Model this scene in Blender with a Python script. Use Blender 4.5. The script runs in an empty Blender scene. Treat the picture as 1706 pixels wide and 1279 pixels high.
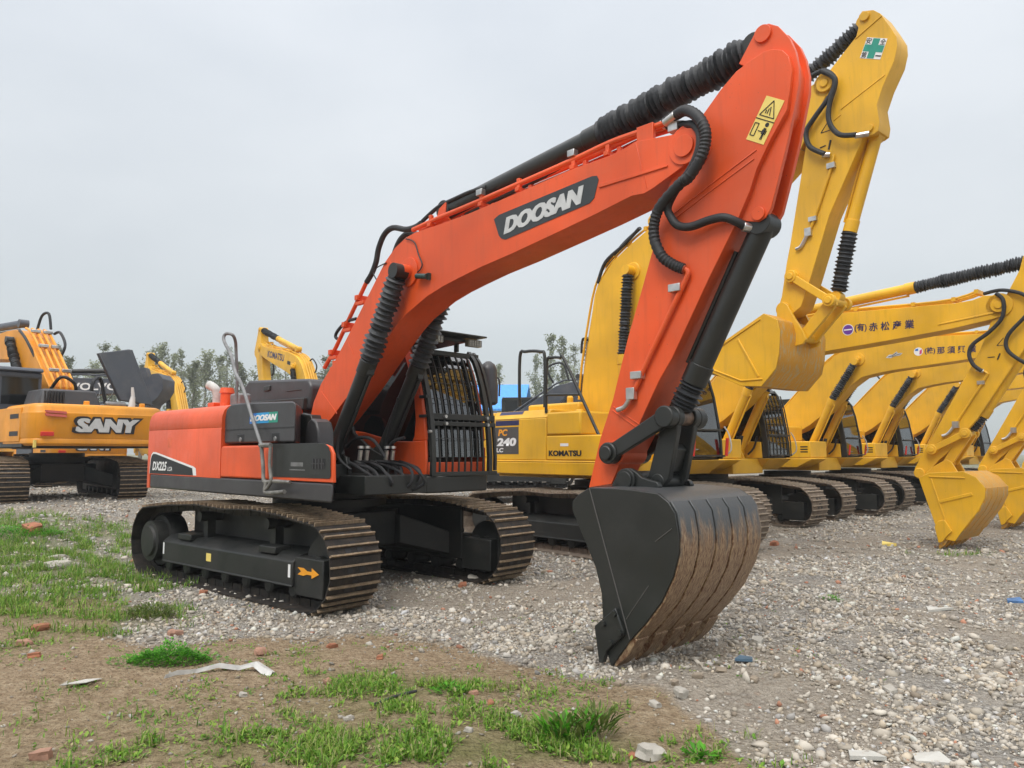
# measured outlines, metres in each machine's own frame: x forward, y left, z up
T = {
 'BOOM': [(5.439,4.02),(5.505,4),(5.564,3.958),(5.589,3.894),(5.55,3.815),(5.42,3.747),(5.159,3.65),(5.072,3.627),(4.954,3.638),(4.553,3.566),(4.137,3.501),(3.579,3.417),(3.131,3.361),(2.809,3.306),(2.561,3.259),(2.301,3.192),(1.94,3.047),(1.747,2.93),(1.516,2.752),(0.943,2.293),(0.499,1.974),(0.167,1.777),(0.039,1.791),(-0.012,1.912),(0.009,2.016),(0.077,2.186),(0.239,2.401),(0.542,2.659),(0.766,2.884),(0.918,3.04),(1.17,3.307),(1.436,3.587),(1.535,3.691),(1.727,3.825),(1.923,3.9),(2.072,3.923),(2.518,3.927),(2.95,3.938),(3.635,3.982),(4.31,4.031),(4.733,4.037),(4.889,4.055),(4.992,4.081),(5.15,4.059)],
 'ARM': [(5.878,4.374),(5.996,4.416),(6.095,4.442),(6.159,4.437),(6.235,4.401),(6.277,4.345),(6.3,4.24),(6.279,4.084),(6.255,3.956),(6.129,3.78),(6.017,3.595),(5.957,3.44),(5.85,3.241),(5.607,2.852),(5.274,2.284),(5.153,2.119),(4.944,1.762),(4.76,1.469),(4.671,1.297),(4.433,1.261),(4.559,1.666),(4.696,1.987),(4.861,2.496),(5.008,2.881),(5.109,3.162),(5.18,3.399),(5.264,3.631),(5.37,3.827),(5.48,4.019),(5.58,4.123),(5.743,4.275)],
 'ARMPLATE': [(5.876,4.451),(6.007,4.631),(6.041,4.668),(6.118,4.666),(6.19,4.616),(6.272,4.492),(6.31,4.383),(6.33,4.251),(6.325,4.128),(6.284,3.958),(6.237,3.766),(6.153,3.486),(6.093,3.293),(6.05,3.233),(5.994,3.214),(5.9,3.239),(5.825,3.278),(5.931,3.471),(6.105,3.819),(6.182,4.098),(6.145,4.337),(5.959,4.383)],
 'BUCKET': [(4.832,1.288),(4.719,1.231),(4.658,1.177),(4.657,1.109),(4.785,0.881),(4.883,0.698),(4.937,0.514),(4.946,0.339),(4.966,0.145),(5.019,-0.003),(5.193,0.217),(5.33,0.36),(5.463,0.522),(5.564,0.709),(5.611,0.866),(5.616,0.972),(5.588,1.134),(5.535,1.209),(5.449,1.266),(5.242,1.284),(5.087,1.29)],
 'CUTTER': [(4.894,0.278),(5.088,0.437),(5.156,0.288),(5.155,0.252),(5.005,0.116),(4.975,0.027),(4.932,0.019)],
 'H1': [(5.231,-0.24,4.184),(5.363,-0.27,4.202),(5.496,-0.34,4.17),(5.627,-0.4,4.062),(5.697,-0.42,3.936),(5.699,-0.42,3.829),(5.656,-0.42,3.722),(5.556,-0.42,3.608),(5.47,-0.4,3.588),(5.276,-0.38,3.464),(5.201,-0.36,3.351),(5.192,-0.35,3.218),(5.252,-0.34,3.074),(5.341,-0.32,2.994),(5.418,-0.3,2.951)],
 'H2': [(5.232,-0.2,4.176),(5.418,-0.24,4.112),(5.529,-0.3,4.059),(5.62,-0.36,3.944),(5.619,-0.38,3.809),(5.543,-0.38,3.676),(5.396,-0.36,3.555),(5.313,-0.34,3.451),(5.331,-0.33,3.373),(5.392,-0.33,3.293),(5.502,-0.33,3.258),(5.654,-0.32,3.276),(5.764,-0.31,3.276),(5.834,-0.28,3.245),(5.894,-0.2,3.197)],
 'ARMPIPE': [(5.412,-0.29,2.954),(5.448,-0.29,2.929),(5.437,-0.29,2.884),(5.381,-0.29,2.79),(5.073,-0.29,2.288),(4.96,-0.29,2.086),(4.912,-0.29,2.026)],
 'ARMTAP': [(4.931,-0.3,2.047),(4.903,-0.3,1.998),(4.846,-0.3,1.921),(4.768,-0.3,1.896)],
 'ARMCLAMP': [(5.343,-0.28,2.816),(4.972,-0.28,2.167)],
 'PIPE1': [(1.985,-0.26,3.985),(2.457,-0.26,4.022),(2.893,-0.26,4.043),(3.586,-0.26,4.087),(4.268,-0.26,4.133),(4.696,-0.26,4.172),(4.97,-0.26,4.173),(5.247,-0.26,4.173)],
 'PIPE2': [(1.908,-0.1,4.028),(2.713,-0.1,4.077),(3.428,-0.1,4.131),(4.131,-0.1,4.175),(4.573,-0.1,4.206),(4.855,-0.1,4.235),(5.167,-0.1,4.228)],
 'BACKPIPE': [(1.103,-0.24,3.579),(0.934,-0.24,3.389),(0.695,-0.24,3.126),(0.448,-0.24,2.842),(0.191,-0.24,2.606)],
 'BACKHOSE': [(1.082,-0.24,3.55),(1.187,-0.24,3.64),(1.269,-0.24,3.764),(1.317,-0.24,3.917),(1.428,-0.24,4.057),(1.59,-0.24,4.098),(1.827,-0.24,4.029),(1.999,-0.24,4.017),(2.11,-0.24,4.04)],
 'LOOPHOSE': [(0.875,-0.24,3.142),(0.671,-0.24,3.129),(0.488,-0.24,3.047),(0.431,-0.24,2.974),(0.516,-0.24,2.926)],
 'WIRE': [(1.943,-0.325,3.881),(2.037,-0.325,3.85),(2.113,-0.325,3.794),(2.17,-0.325,3.667),(2.235,-0.325,3.541),(2.155,-0.325,3.474),(2.007,-0.325,3.488)],
 'BOOMHOSE': [(2.076,-0.2,4.079),(2.342,-0.2,4.173),(2.636,-0.2,4.201),(2.87,-0.2,4.214),(3.095,-0.2,4.201)],
 'PLATE': [(3.328,3.797),(3.396,3.826),(4.542,3.908),(4.595,3.898),(4.614,3.861),(4.564,3.712),(4.515,3.678),(3.487,3.567),(3.431,3.587),(3.396,3.623)],
 'PLATETXT': [(3.455,-0.322,3.617),(4.429,-0.322,3.698),(3.491,-0.322,3.782)],
 'WARN': [(6.11,-0.263,4.106),(6.242,-0.263,4.024),(6.075,-0.263,3.751),(5.942,-0.263,3.832)],
 'RAILN': [(0.92,-1.42,1.628),(0.973,-1.42,1.42),(0.996,-1.42,1.267),(1.052,-1.42,1.242),(1.03,-1.42,1.152),(1.111,-1.42,1.136),(1.443,-1.42,1.161)],
 'RAIL2': [(1.122,-1.42,1.626),(1.121,-1.42,1.422),(1.151,-1.42,1.258),(1.043,-1.42,1.166)],
 'RAILUP': [(0.837,-1.38,1.643),(0.628,-1.36,1.866),(0.19,-1.3,2.305),(-0.057,-1.27,2.481),(-0.316,-1.22,2.73),(-0.605,-1.18,2.939),(-0.63,-1.15,3.023),(-0.549,-1.1,3.011),(-0.567,-1.05,2.938),(-0.603,-1.02,2.816),(-0.592,-1,2.456)],
 'K2BUCKET': [(4.734,1.148),(4.886,1.219),(5.4,1.251),(5.573,1.167),(5.7,0.997),(5.693,0.846),(5.586,0.625),(5.334,0.283),(5.183,0.052),(5.041,0.062),(4.959,0.3)],
 'K2HOSE': [(5.913,4.151),(6.01,4.017),(5.982,3.748),(5.794,3.533),(5.543,3.354),(5.474,3.187),(5.527,3.009),(5.643,2.897)],
 'PCBOOM': [(0.367,1.69),(-0.035,1.922),(-0.347,2.476),(-0.232,3.097),(-0.005,4.25),(0.076,4.434),(0.415,4.764),(0.716,4.936),(1.101,5.118),(2.018,5.459),(2.979,6.108),(3.918,6.486),(4.219,6.575),(4.323,6.485),(4.334,6.332),(4.217,6.292),(3.828,5.684),(3.144,5.17),(2.32,4.549),(1.396,3.383),(0.888,2.267),(0.235,1.874)],
 'PCPINS': [(4.216,6.464),(4.766,7.166),(4.76,5.675),(3.497,3.516),(3.746,3.097),(3.653,3.937),(4.176,3.531)],
 'PCBUCKET': [(3.464,3.409),(3.658,3.299),(3.693,3.144),(3.667,2.847),(3.62,2.656),(3.398,2.431),(3.092,2.458),(2.517,2.731),(2.657,3.01)],
 'PCRAIL1': [(-0.937,-1.2,2.35),(-0.924,-1.2,3.206),(-0.779,-1.2,3.278),(-0.412,-1.2,3.241),(-0.303,-1.2,3.128),(-0.308,-1.2,2.302)],
 'PCRAIL2': [(-0.174,-1.3,2.495),(-0.144,-1.3,3.049),(-0.038,-1.3,3.095),(0.171,-1.3,3.075),(0.273,-1.3,3.011),(1.007,-1.3,1.779)],
 'PCRAIL3': [(-0.174,-1.3,2.495),(0.615,-1.3,2.457)],
 'PCHOSE1': [(4.068,-0.36,6.613),(4.239,-0.36,6.615),(4.366,-0.36,6.465),(4.326,-0.36,6.279),(4.081,-0.36,6.029),(3.954,-0.36,5.868),(3.998,-0.36,5.65),(4.196,-0.36,5.488)],
 'PCHOSE2': [(4.198,-0.38,6.624),(4.345,-0.38,6.5),(4.389,-0.38,6.382),(4.297,-0.38,6.116),(4.288,-0.38,5.886),(4.411,-0.38,5.68),(4.631,-0.38,5.602)],
 'PCSTICK': [(4.782,-0.285,6.88),(5.031,-0.285,6.757),(4.93,-0.285,6.522),(4.677,-0.285,6.643)],
 'PCPIPE': [(4.281,-0.3,5.462),(4.259,-0.3,5.319),(3.962,-0.3,4.597),(3.888,-0.3,4.479)],
 'PCBHOSE': [(0.077,-0.3,4.454),(0.263,-0.3,4.793),(0.668,-0.3,5.003),(1.009,-0.3,5.214)],
}
import bpy, bmesh, math, random
import numpy as np
from mathutils import Vector, Matrix, noise, Euler
R = math.radians
scene = bpy.context.scene
col = scene.collection
random.seed(7)

# ------------------------------------------------------------------ materials
def nodes_of(m):
    m.use_nodes = True
    nt = m.node_tree
    return nt, nt.nodes['Principled BSDF']

def N(nt, kind, **kw):
    n = nt.nodes.new(kind)
    for k, v in kw.items():
        if k in n.inputs.keys(): n.inputs[k].default_value = v
        else: setattr(n, k, v)
    return n

def ramp(nt, fac, stops):
    r = nt.nodes.new('ShaderNodeValToRGB')
    e = r.color_ramp.elements
    while len(e) < len(stops): e.new(0.5)
    for i, (p, c) in enumerate(stops):
        e[i].position = p
        e[i].color = (c, c, c, 1) if isinstance(c, (int, float)) else (*c, 1)
    nt.links.new(fac, r.inputs['Fac'])
    return r

def mixc(nt, fac, a, b):
    m = nt.nodes.new('ShaderNodeMix'); m.data_type = 'RGBA'
    L = nt.links.new
    if isinstance(fac, (int, float)): m.inputs[0].default_value = fac
    else: L(fac, m.inputs[0])
    for s, v in ((6, a), (7, b)):
        if isinstance(v, tuple): m.inputs[s].default_value = (*v, 1)
        else: L(v, m.inputs[s])
    return m.outputs[2]

def coords(nt): return nt.nodes.new('ShaderNodeTexCoord').outputs['Object']

def paint(name, c, rough=.38, coat=.25, dust=.25, dustc=(.34, .29, .23), wave=.04, var=.12, metal=0.0, dirtscale=3.0):
    """enamel paint with a thin film of dust, fine scratches and slightly wavy plate"""
    m = bpy.data.materials.new(name); nt, b = nodes_of(m); L = nt.links.new
    co = coords(nt)
    n1 = N(nt, 'ShaderNodeTexNoise', Scale=dirtscale, Detail=7.0, Roughness=.65); L(co, n1.inputs['Vector'])
    n2 = N(nt, 'ShaderNodeTexNoise', Scale=38.0, Detail=4.0); L(co, n2.inputs['Vector'])
    n3 = N(nt, 'ShaderNodeTexNoise', Scale=1.3, Detail=2.0); L(co, n3.inputs['Vector'])
    dark = tuple(x * (1 - var * 1.6) for x in c); light = tuple(min(1, x * (1 + var)) for x in c)
    base = mixc(nt, ramp(nt, n3.outputs['Fac'], [(.3, 0.0), (.7, 1.0)]).outputs['Color'], dark, light)
    mul = nt.nodes.new('ShaderNodeMath'); mul.operation = 'MULTIPLY'
    r1 = ramp(nt, n1.outputs['Fac'], [(.45, 0.0), (.78, 1.0)])
    r2 = ramp(nt, n2.outputs['Fac'], [(.25, .3), (.7, 1.0)])
    L(r1.outputs['Color'], mul.inputs[0]); L(r2.outputs['Color'], mul.inputs[1])
    mul2 = nt.nodes.new('ShaderNodeMath'); mul2.operation = 'MULTIPLY'; mul2.inputs[1].default_value = dust
    L(mul.outputs[0], mul2.inputs[0])
    mp = nt.nodes.new('ShaderNodeMapping'); mp.inputs['Scale'].default_value = (7, 7, .7); L(co, mp.inputs['Vector'])       # rain-washed dirt runs
    n5 = N(nt, 'ShaderNodeTexNoise', Scale=2.2, Detail=5.0, Roughness=.6); L(mp.outputs[0], n5.inputs['Vector'])
    runs = ramp(nt, n5.outputs['Fac'], [(.52, 0.0), (.8, .45)])
    base = mixc(nt, runs.outputs['Color'], base, tuple(x * .62 + .006 for x in c))
    n6 = N(nt, 'ShaderNodeTexNoise', Scale=70.0, Detail=2.0); L(co, n6.inputs['Vector'])                                    # small chips
    chips = ramp(nt, n6.outputs['Fac'], [(.735, 0.0), (.76, .7)])
    base = mixc(nt, chips.outputs['Color'], base, (.06, .045, .04))
    L(mixc(nt, mul2.outputs[0], base, dustc), b.inputs['Base Color'])
    rr = nt.nodes.new('ShaderNodeMapRange'); L(n1.outputs['Fac'], rr.inputs['Value'])
    rr.inputs['From Min'].default_value = .3; rr.inputs['From Max'].default_value = .75
    rr.inputs['To Min'].default_value = max(.05, rough - .08); rr.inputs['To Max'].default_value = min(1, rough + .22)
    L(rr.outputs['Result'], b.inputs['Roughness'])
    b.inputs['Coat Weight'].default_value = coat; b.inputs['Coat Roughness'].default_value = .12
    b.inputs['Metallic'].default_value = metal
    n4 = N(nt, 'ShaderNodeTexNoise', Scale=4.0, Detail=3.0); L(co, n4.inputs['Vector'])
    bp = N(nt, 'ShaderNodeBump', Strength=wave, Distance=.06); L(n4.outputs['Fac'], bp.inputs['Height'])
    L(bp.outputs['Normal'], b.inputs['Normal'])
    return m

def plain(name, c, rough=.6, metal=0.0, spec=.5, bump=0.0, bscale=60.0, var=.25):
    m = bpy.data.materials.new(name); nt, b = nodes_of(m); L = nt.links.new
    co = coords(nt)
    n = N(nt, 'ShaderNodeTexNoise', Scale=9.0, Detail=5.0); L(co, n.inputs['Vector'])
    lo = tuple(x * (1 - var) for x in c); hi = tuple(min(1, x * (1 + var)) for x in c)
    L(mixc(nt, ramp(nt, n.outputs['Fac'], [(.3, 0.0), (.7, 1.0)]).outputs['Color'], lo, hi), b.inputs['Base Color'])
    b.inputs['Roughness'].default_value = rough; b.inputs['Metallic'].default_value = metal
    b.inputs['Specular IOR Level'].default_value = spec
    if bump:
        n2 = N(nt, 'ShaderNodeTexNoise', Scale=bscale, Detail=3.0); L(co, n2.inputs['Vector'])
        bp = N(nt, 'ShaderNodeBump', Strength=bump, Distance=.01); L(n2.outputs['Fac'], bp.inputs['Height'])
        L(bp.outputs['Normal'], b.inputs['Normal'])
    return m

def vcol(name, rough=.85, attr='tint', trans=0.0, spec=.3):
    m = bpy.data.materials.new(name); nt, b = nodes_of(m); L = nt.links.new
    a = nt.nodes.new('ShaderNodeVertexColor'); a.layer_name = attr
    L(a.outputs['Color'], b.inputs['Base Color'])
    b.inputs['Roughness'].default_value = rough; b.inputs['Specular IOR Level'].default_value = spec
    if trans:
        t = nt.nodes.new('ShaderNodeBsdfTranslucent'); L(a.outputs['Color'], t.inputs['Color'])
        mx = nt.nodes.new('ShaderNodeMixShader'); mx.inputs[0].default_value = trans
        L(b.outputs[0], mx.inputs[1]); L(t.outputs[0], mx.inputs[2])
        L(mx.outputs[0], nt.nodes['Material Output'].inputs['Surface'])
    return m

def rusty(name, base, rust, tan, lo=.42, hi=.6, rough=.6, metal=.3, stretch=(1, 1, 1), scale=5.0):
    m = bpy.data.materials.new(name); nt, b = nodes_of(m); L = nt.links.new
    mp = nt.nodes.new('ShaderNodeMapping'); mp.inputs['Scale'].default_value = stretch
    L(coords(nt), mp.inputs['Vector'])
    n1 = N(nt, 'ShaderNodeTexNoise', Scale=scale, Detail=8.0, Roughness=.7); L(mp.outputs[0], n1.inputs['Vector'])
    n2 = N(nt, 'ShaderNodeTexNoise', Scale=scale * 5, Detail=6.0, Roughness=.7); L(mp.outputs[0], n2.inputs['Vector'])
    rc = mixc(nt, ramp(nt, n2.outputs['Fac'], [(.38, 0.0), (.62, 1.0)]).outputs['Color'], rust, tan)
    f = ramp(nt, n1.outputs['Fac'], [(lo, 0.0), (hi, 1.0)])
    L(mixc(nt, f.outputs['Color'], base, rc), b.inputs['Base Color'])
    b.inputs['Metallic'].default_value = metal
    rr = nt.nodes.new('ShaderNodeMapRange'); L(n2.outputs['Fac'], rr.inputs['Value'])
    rr.inputs['To Min'].default_value = rough - .15; rr.inputs['To Max'].default_value = rough + .25
    L(rr.outputs['Result'], b.inputs['Roughness'])
    bp = N(nt, 'ShaderNodeBump', Strength=.35, Distance=.01); L(n2.outputs['Fac'], bp.inputs['Height'])
    L(bp.outputs['Normal'], b.inputs['Normal'])
    return m

MAT = {}
MAT['red'] = paint('orange_red_enamel', (.74, .088, .012), .42, .1, .12)
MAT['yellow'] = paint('yellow_enamel', (.76, .415, .012), .45, .1, .12)
MAT['amber'] = paint('amber_enamel', (.74, .29, .008), .45, .1, .16)
MAT['black'] = paint('black_enamel', (.016, .018, .0165), .42, .1, .12, (.13, .115, .1))
MAT['frameblack'] = paint('dusty_black_enamel', (.012, .0135, .0125), .5, .05, .25, (.14, .12, .1))
MAT['grey'] = paint('charcoal_panel', (.038, .037, .04), .42, .12, .14, (.2, .18, .16))
MAT['slate'] = paint('slate_grey_enamel', (.055, .065, .085), .45, .1, .25)
MAT['rubber'] = plain('hose_rubber', (.017, .018, .02), .6, bump=.2, bscale=200)
MAT['gaiter'] = plain('rubber_gaiter', (.03, .033, .037), .55, bump=.25, bscale=40)
MAT['glass_dark'] = plain('tinted_black_glass', (.006, .007, .008), .06, 0, .6, var=.02)
MAT['steel'] = plain('bright_steel', (.55, .54, .52), .35, .9)
MAT['worn'] = plain('scuffed_grey_steel', (.2, .2, .2), .5, .4, bump=.3)
MAT['shoe'] = rusty('track_shoe_steel', (.016, .015, .014), (.032, .024, .018), (.075, .055, .04), .4, .7, .6, .25, scale=7)
MAT['grouser'] = rusty('worn_grouser_steel', (.12, .09, .06), (.27, .19, .11), (.42, .32, .22), .3, .6, .5, .3, scale=9)
MAT['shoe_pale'] = rusty('pale_dried_mud_shoe', (.1, .078, .06), (.2, .15, .11), (.27, .22, .17), .3, .6, .7, .1, scale=8)
MAT['grouser_pale'] = rusty('pale_worn_grouser', (.24, .19, .14), (.36, .29, .22), (.45, .39, .31), .3, .6, .6, .2, scale=9)
MAT['white'] = plain('white_film', (.78, .78, .77), .45, var=.05)
MAT['silver'] = plain('silver_film', (.56, .57, .57), .45, .1, var=.1)
MAT['navy'] = plain('navy_film', (.02, .022, .09), .4, var=.1)
MAT['blue'] = plain('blue_film', (.015, .16, .55), .4, var=.1)
MAT['green'] = plain('green_film', (.02, .28, .2), .45, var=.1)
MAT['purple'] = plain('purple_film', (.13, .035, .3), .45, var=.1)
MAT['pink'] = plain('magenta_film', (.6, .05, .2), .45, var=.1)
MAT['redfilm'] = plain('red_reflector', (.62, .03, .02), .3, var=.1)
MAT['ink'] = plain('black_print', (.012, .012, .014), .5, var=.05)
MAT['warn'] = plain('warning_yellow_film', (.8, .62, .16), .5, var=.06)
MAT['plate'] = plain('dark_slate_film', (.032, .038, .042), .45, var=.1)
MAT['plategrey'] = plain('grey_film', (.075, .07, .065), .45, var=.1)
MAT['orangefilm'] = plain('orange_film', (.8, .33, .02), .45, var=.1)
MAT['hood'] = paint('dark_navy_enamel', (.02, .025, .035), .45, .1, .15)
MAT['seat'] = plain('seat_cloth', (.05, .05, .055), .9, var=.3)
MAT['interior'] = plain('cab_interior', (.08, .085, .085), .8, var=.3)
MAT['lens'] = plain('lamp_lens', (.42, .41, .36), .2, .3, var=.2)
MAT['bark'] = plain('bark', (.16, .14, .115), .9, bump=.4)

def bucket_steel():
    """black painted back plates scraped to rust and clay towards the cutting lip"""
    m = bpy.data.materials.new('scraped_bucket_steel'); nt, b = nodes_of(m); L = nt.links.new
    co = coords(nt); sx = nt.nodes.new('ShaderNodeSeparateXYZ'); L(co, sx.inputs[0])
    mp = nt.nodes.new('ShaderNodeMapping'); mp.inputs['Scale'].default_value = (2, 9, 1.6); L(co, mp.inputs['Vector'])
    n = N(nt, 'ShaderNodeTexNoise', Scale=2.2, Detail=7.0, Roughness=.66); L(mp.outputs[0], n.inputs['Vector'])
    n2 = N(nt, 'ShaderNodeTexNoise', Scale=12.0, Detail=6.0, Roughness=.7); L(mp.outputs[0], n2.inputs['Vector'])
    h = nt.nodes.new('ShaderNodeMapRange'); L(sx.outputs['Z'], h.inputs['Value'])
    h.inputs['From Min'].default_value = 1.2; h.inputs['From Max'].default_value = .62
    ad = nt.nodes.new('ShaderNodeMath'); ad.operation = 'MULTIPLY_ADD'; L(n.outputs['Fac'], ad.inputs[0]); ad.inputs[1].default_value = 1.5
    L(h.outputs[0], ad.inputs[2])
    f = ramp(nt, ad.outputs[0], [(.98, 0.0), (1.0, 0.0)])
    mr = nt.nodes.new('ShaderNodeMapRange'); L(ad.outputs[0], mr.inputs['Value'])
    mr.inputs['From Min'].default_value = .95; mr.inputs['From Max'].default_value = 1.3
    rc = mixc(nt, ramp(nt, n2.outputs['Fac'], [(.4, 0.0), (.6, 1.0)]).outputs['Color'], (.13, .055, .028), (.42, .3, .18))
    L(mixc(nt, mr.outputs[0], (.075, .078, .08), rc), b.inputs['Base Color'])
    b.inputs['Roughness'].default_value = .4; b.inputs['Metallic'].default_value = .3
    bp = N(nt, 'ShaderNodeBump', Strength=.3, Distance=.01); L(n2.outputs['Fac'], bp.inputs['Height']); L(bp.outputs['Normal'], b.inputs['Normal'])
    return m
MAT['bucketback'] = bucket_steel()
def scraped_yellow():
    m = rusty('scraped_yellow_steel', (.6, .28, .015), (.4, .3, .14), (.5, .4, .22), .5, .62, .5, .1, (2, 8, 2), 3.0)
    return m
MAT['yellowback'] = scraped_yellow()
def glass(name, tint):
    m = bpy.data.materials.new(name); m.use_nodes = True; nt = m.node_tree; L = nt.links.new
    nt.nodes.remove(nt.nodes['Principled BSDF'])
    t = nt.nodes.new('ShaderNodeBsdfTransparent'); t.inputs['Color'].default_value = (*tint, 1)
    g = nt.nodes.new('ShaderNodeBsdfGlossy'); g.inputs['Roughness'].default_value = .03
    fr = nt.nodes.new('ShaderNodeFresnel'); fr.inputs['IOR'].default_value = 1.6
    mx = nt.nodes.new('ShaderNodeMixShader'); ad = nt.nodes.new('ShaderNodeMath'); ad.operation = 'ADD'; ad.inputs[1].default_value = .14; L(fr.outputs[0], ad.inputs[0]); L(ad.outputs[0], mx.inputs[0]); L(t.outputs[0], mx.inputs[1]); L(g.outputs[0], mx.inputs[2])
    L(mx.outputs[0], nt.nodes['Material Output'].inputs['Surface'])
    return m
MAT['glass'] = glass('clear_cab_glass', (.62, .7, .66))

# ------------------------------------------------------------------ mesh builder
SPLIT = set('boom_hose boom_pipe arm_hose arm_pipe pipe_fitting pipe_bracket riser_pipe lamp_wire hose_ferrule ram_hose guard_bolt cutter_bolt grab_rail step_rail vent_slots red_grip hood_latch grab_handle white_tag hood_stay lifting_lug'.split())
class MB:
    def __init__(s): s.bm = bmesh.new(); s.mi = 0
    def face(s, vs):
        try:
            f = s.bm.faces.new(vs); f.material_index = s.mi; return f
        except ValueError: return None
    def hexa(s, p):
        v = [s.bm.verts.new(q) for q in p]
        for q in ((0, 3, 2, 1), (4, 5, 6, 7), (0, 1, 5, 4), (1, 2, 6, 5), (2, 3, 7, 6), (3, 0, 4, 7)): s.face([v[i] for i in q])
    def box(s, x0, x1, y0, y1, z0, z1):
        s.hexa([(x0, y0, z0), (x1, y0, z0), (x1, y1, z0), (x0, y1, z0), (x0, y0, z1), (x1, y0, z1), (x1, y1, z1), (x0, y1, z1)])
    def prism(s, poly, y0, y1):
        a = [s.bm.verts.new((x, y0, z)) for x, z in poly]; b = [s.bm.verts.new((x, y1, z)) for x, z in poly]
        s.face(a); s.face(b[::-1]); n = len(a)
        for i in range(n): s.face([a[i], b[i], b[(i + 1) % n], a[(i + 1) % n]])
    def prism_z(s, poly, z0, z1, top=None):
        a = [s.bm.verts.new((x, y, z0)) for x, y in poly]; b = [s.bm.verts.new((x, y, z1)) for x, y in (top or poly)]
        s.face(a[::-1]); s.face(b); n = len(a)
        for i in range(n): s.face([a[i], a[(i + 1) % n], b[(i + 1) % n], b[i]])
    def strip(s, line, thick, y0, y1, side=1):
        """bent plate: a polyline in x,z given a thickness and a width across y"""
        n = len(line); off = []
        for i in range(n):
            a = Vector(line[max(0, i - 1)]); b = Vector(line[min(n - 1, i + 1)]); d = (b - a).normalized()
            off.append((line[i][0] - side * d.y * thick, line[i][1] + side * d.x * thick))
        s.prism(list(line) + off[::-1], y0, y1)
    def rings(s, p0, p1, prof, seg=20, cap=True, sway=0):
        p0 = Vector(p0); p1 = Vector(p1); d = (p1 - p0); ln = d.length; d.normalize()
        u = d.cross(Vector((0, 0, 1)) if abs(d.z) < .9 else Vector((0, 1, 0))).normalized(); w = d.cross(u)
        prev = None; first = None
        for t, r in prof:
            c = p0 + d * (t * ln) + (u * math.sin(t * 23 + ln * 7) + w * math.cos(t * 17)) * (r * sway)
            ring = [s.bm.verts.new(c + (u * math.cos(2 * math.pi * k / seg) + w * math.sin(2 * math.pi * k / seg)) * r) for k in range(seg)]
            if prev:
                for k in range(seg): s.face([prev[k], prev[(k + 1) % seg], ring[(k + 1) % seg], ring[k]])
            else: first = ring
            prev = ring
        if cap: s.face(first[::-1]); s.face(prev)
    def cyl(s, p0, p1, r, r1=None, seg=20): s.rings(p0, p1, [(0, r), (1, r if r1 is None else r1)], seg)
    def bellows(s, p0, p1, r, n, depth=.27, seg=22):
        prof = [(0, r * .72), (0, r * .8)]
        for i in range(n):
            j = random.uniform(-.16, .16); prof += [((i + .14) / n, r * (1 - depth * random.uniform(.8, 1.1))), ((i + .5 + j) / n, r * random.uniform(.88, 1.09)), ((i + .86) / n, r * (1 - depth * random.uniform(.8, 1.1)))]
        prof += [(1, r * .78), (1, r * .72)]
        s.rings(p0, p1, prof, seg, sway=.03)
    def tube(s, pts, r, seg=10, sub=6, corr=0):
        P = [Vector(p) for p in pts]
        if sub > 1 and len(P) > 2:
            Q = []
            for i in range(len(P) - 1):
                a, b, c, d = P[max(0, i - 1)], P[i], P[i + 1], P[min(len(P) - 1, i + 2)]
                for k in range(sub):
                    t = k / sub
                    Q.append(.5 * ((2 * b) + (c - a) * t + (2 * a - 5 * b + 4 * c - d) * t * t + (3 * b - a - 3 * c + d) * t ** 3))
            Q.append(P[-1]); P = Q
        n = len(P); T = [(P[min(n - 1, i + 1)] - P[max(0, i - 1)]).normalized() for i in range(n)]
        u = T[0].orthogonal().normalized(); prev = None; first = None
        for i in range(n):
            u = (u - T[i] * u.dot(T[i])).normalized(); w = T[i].cross(u)
            rr = r * (1 + (corr if i % 2 else -corr))
            ring = [s.bm.verts.new(P[i] + (u * math.cos(2 * math.pi * k / seg) + w * math.sin(2 * math.pi * k / seg)) * rr) for k in range(seg)]
            if prev:
                for k in range(seg): s.face([prev[k], prev[(k + 1) % seg], ring[(k + 1) % seg], ring[k]])
            else: first = ring
            prev = ring
        s.face(first[::-1]); s.face(prev)
    def islands(s):
        seen = {}; out = []
        for v in s.bm.verts:
            if v in seen: continue
            st = [v]; seen[v] = 1; grp = []
            while st:
                q = st.pop(); grp.append(q)
                for e in q.link_edges:
                    w = e.other_vert(q)
                    if w not in seen: seen[w] = 1; st.append(w)
            out.append(grp)
        return out
    def build(s, name, mats, parent=None, bevel=0, angle=34, slew=0.0, smooth=True):
        if name in SPLIT:
            isl = s.islands()
            if len(isl) > 1:                                   # every hose, pipe, clamp and bolt becomes an object of its own
                first = None
                for g in isl:
                    n_ = MB(); mp = {v: n_.bm.verts.new(v.co) for v in g}
                    for f in {f for v in g for f in v.link_faces}: n_.mi = f.material_index; n_.face([mp[v] for v in f.verts])
                    o = n_.build(name, mats, parent, bevel, angle, slew, smooth); first = first or o
                s.bm.free(); return first
        bmesh.ops.recalc_face_normals(s.bm, faces=s.bm.faces)
        me = bpy.data.meshes.new(name); s.bm.to_mesh(me); s.bm.free()
        for mm in (mats if isinstance(mats, (list, tuple)) else [mats]): me.materials.append(MAT[mm] if isinstance(mm, str) else mm)
        if smooth:
            me.polygons.foreach_set('use_smooth', [True] * len(me.polygons)); me.set_sharp_from_angle(angle=R(angle))
        o = bpy.data.objects.new(name, me); col.objects.link(o)
        if parent: o.parent = parent
        o.rotation_euler.z = slew
        if bevel:
            md = o.modifiers.new('edges', 'BEVEL'); md.width = bevel; md.segments = 2; md.limit_method = 'ANGLE'; md.angle_limit = R(40)
            md.harden_normals = False
        return o

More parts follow.
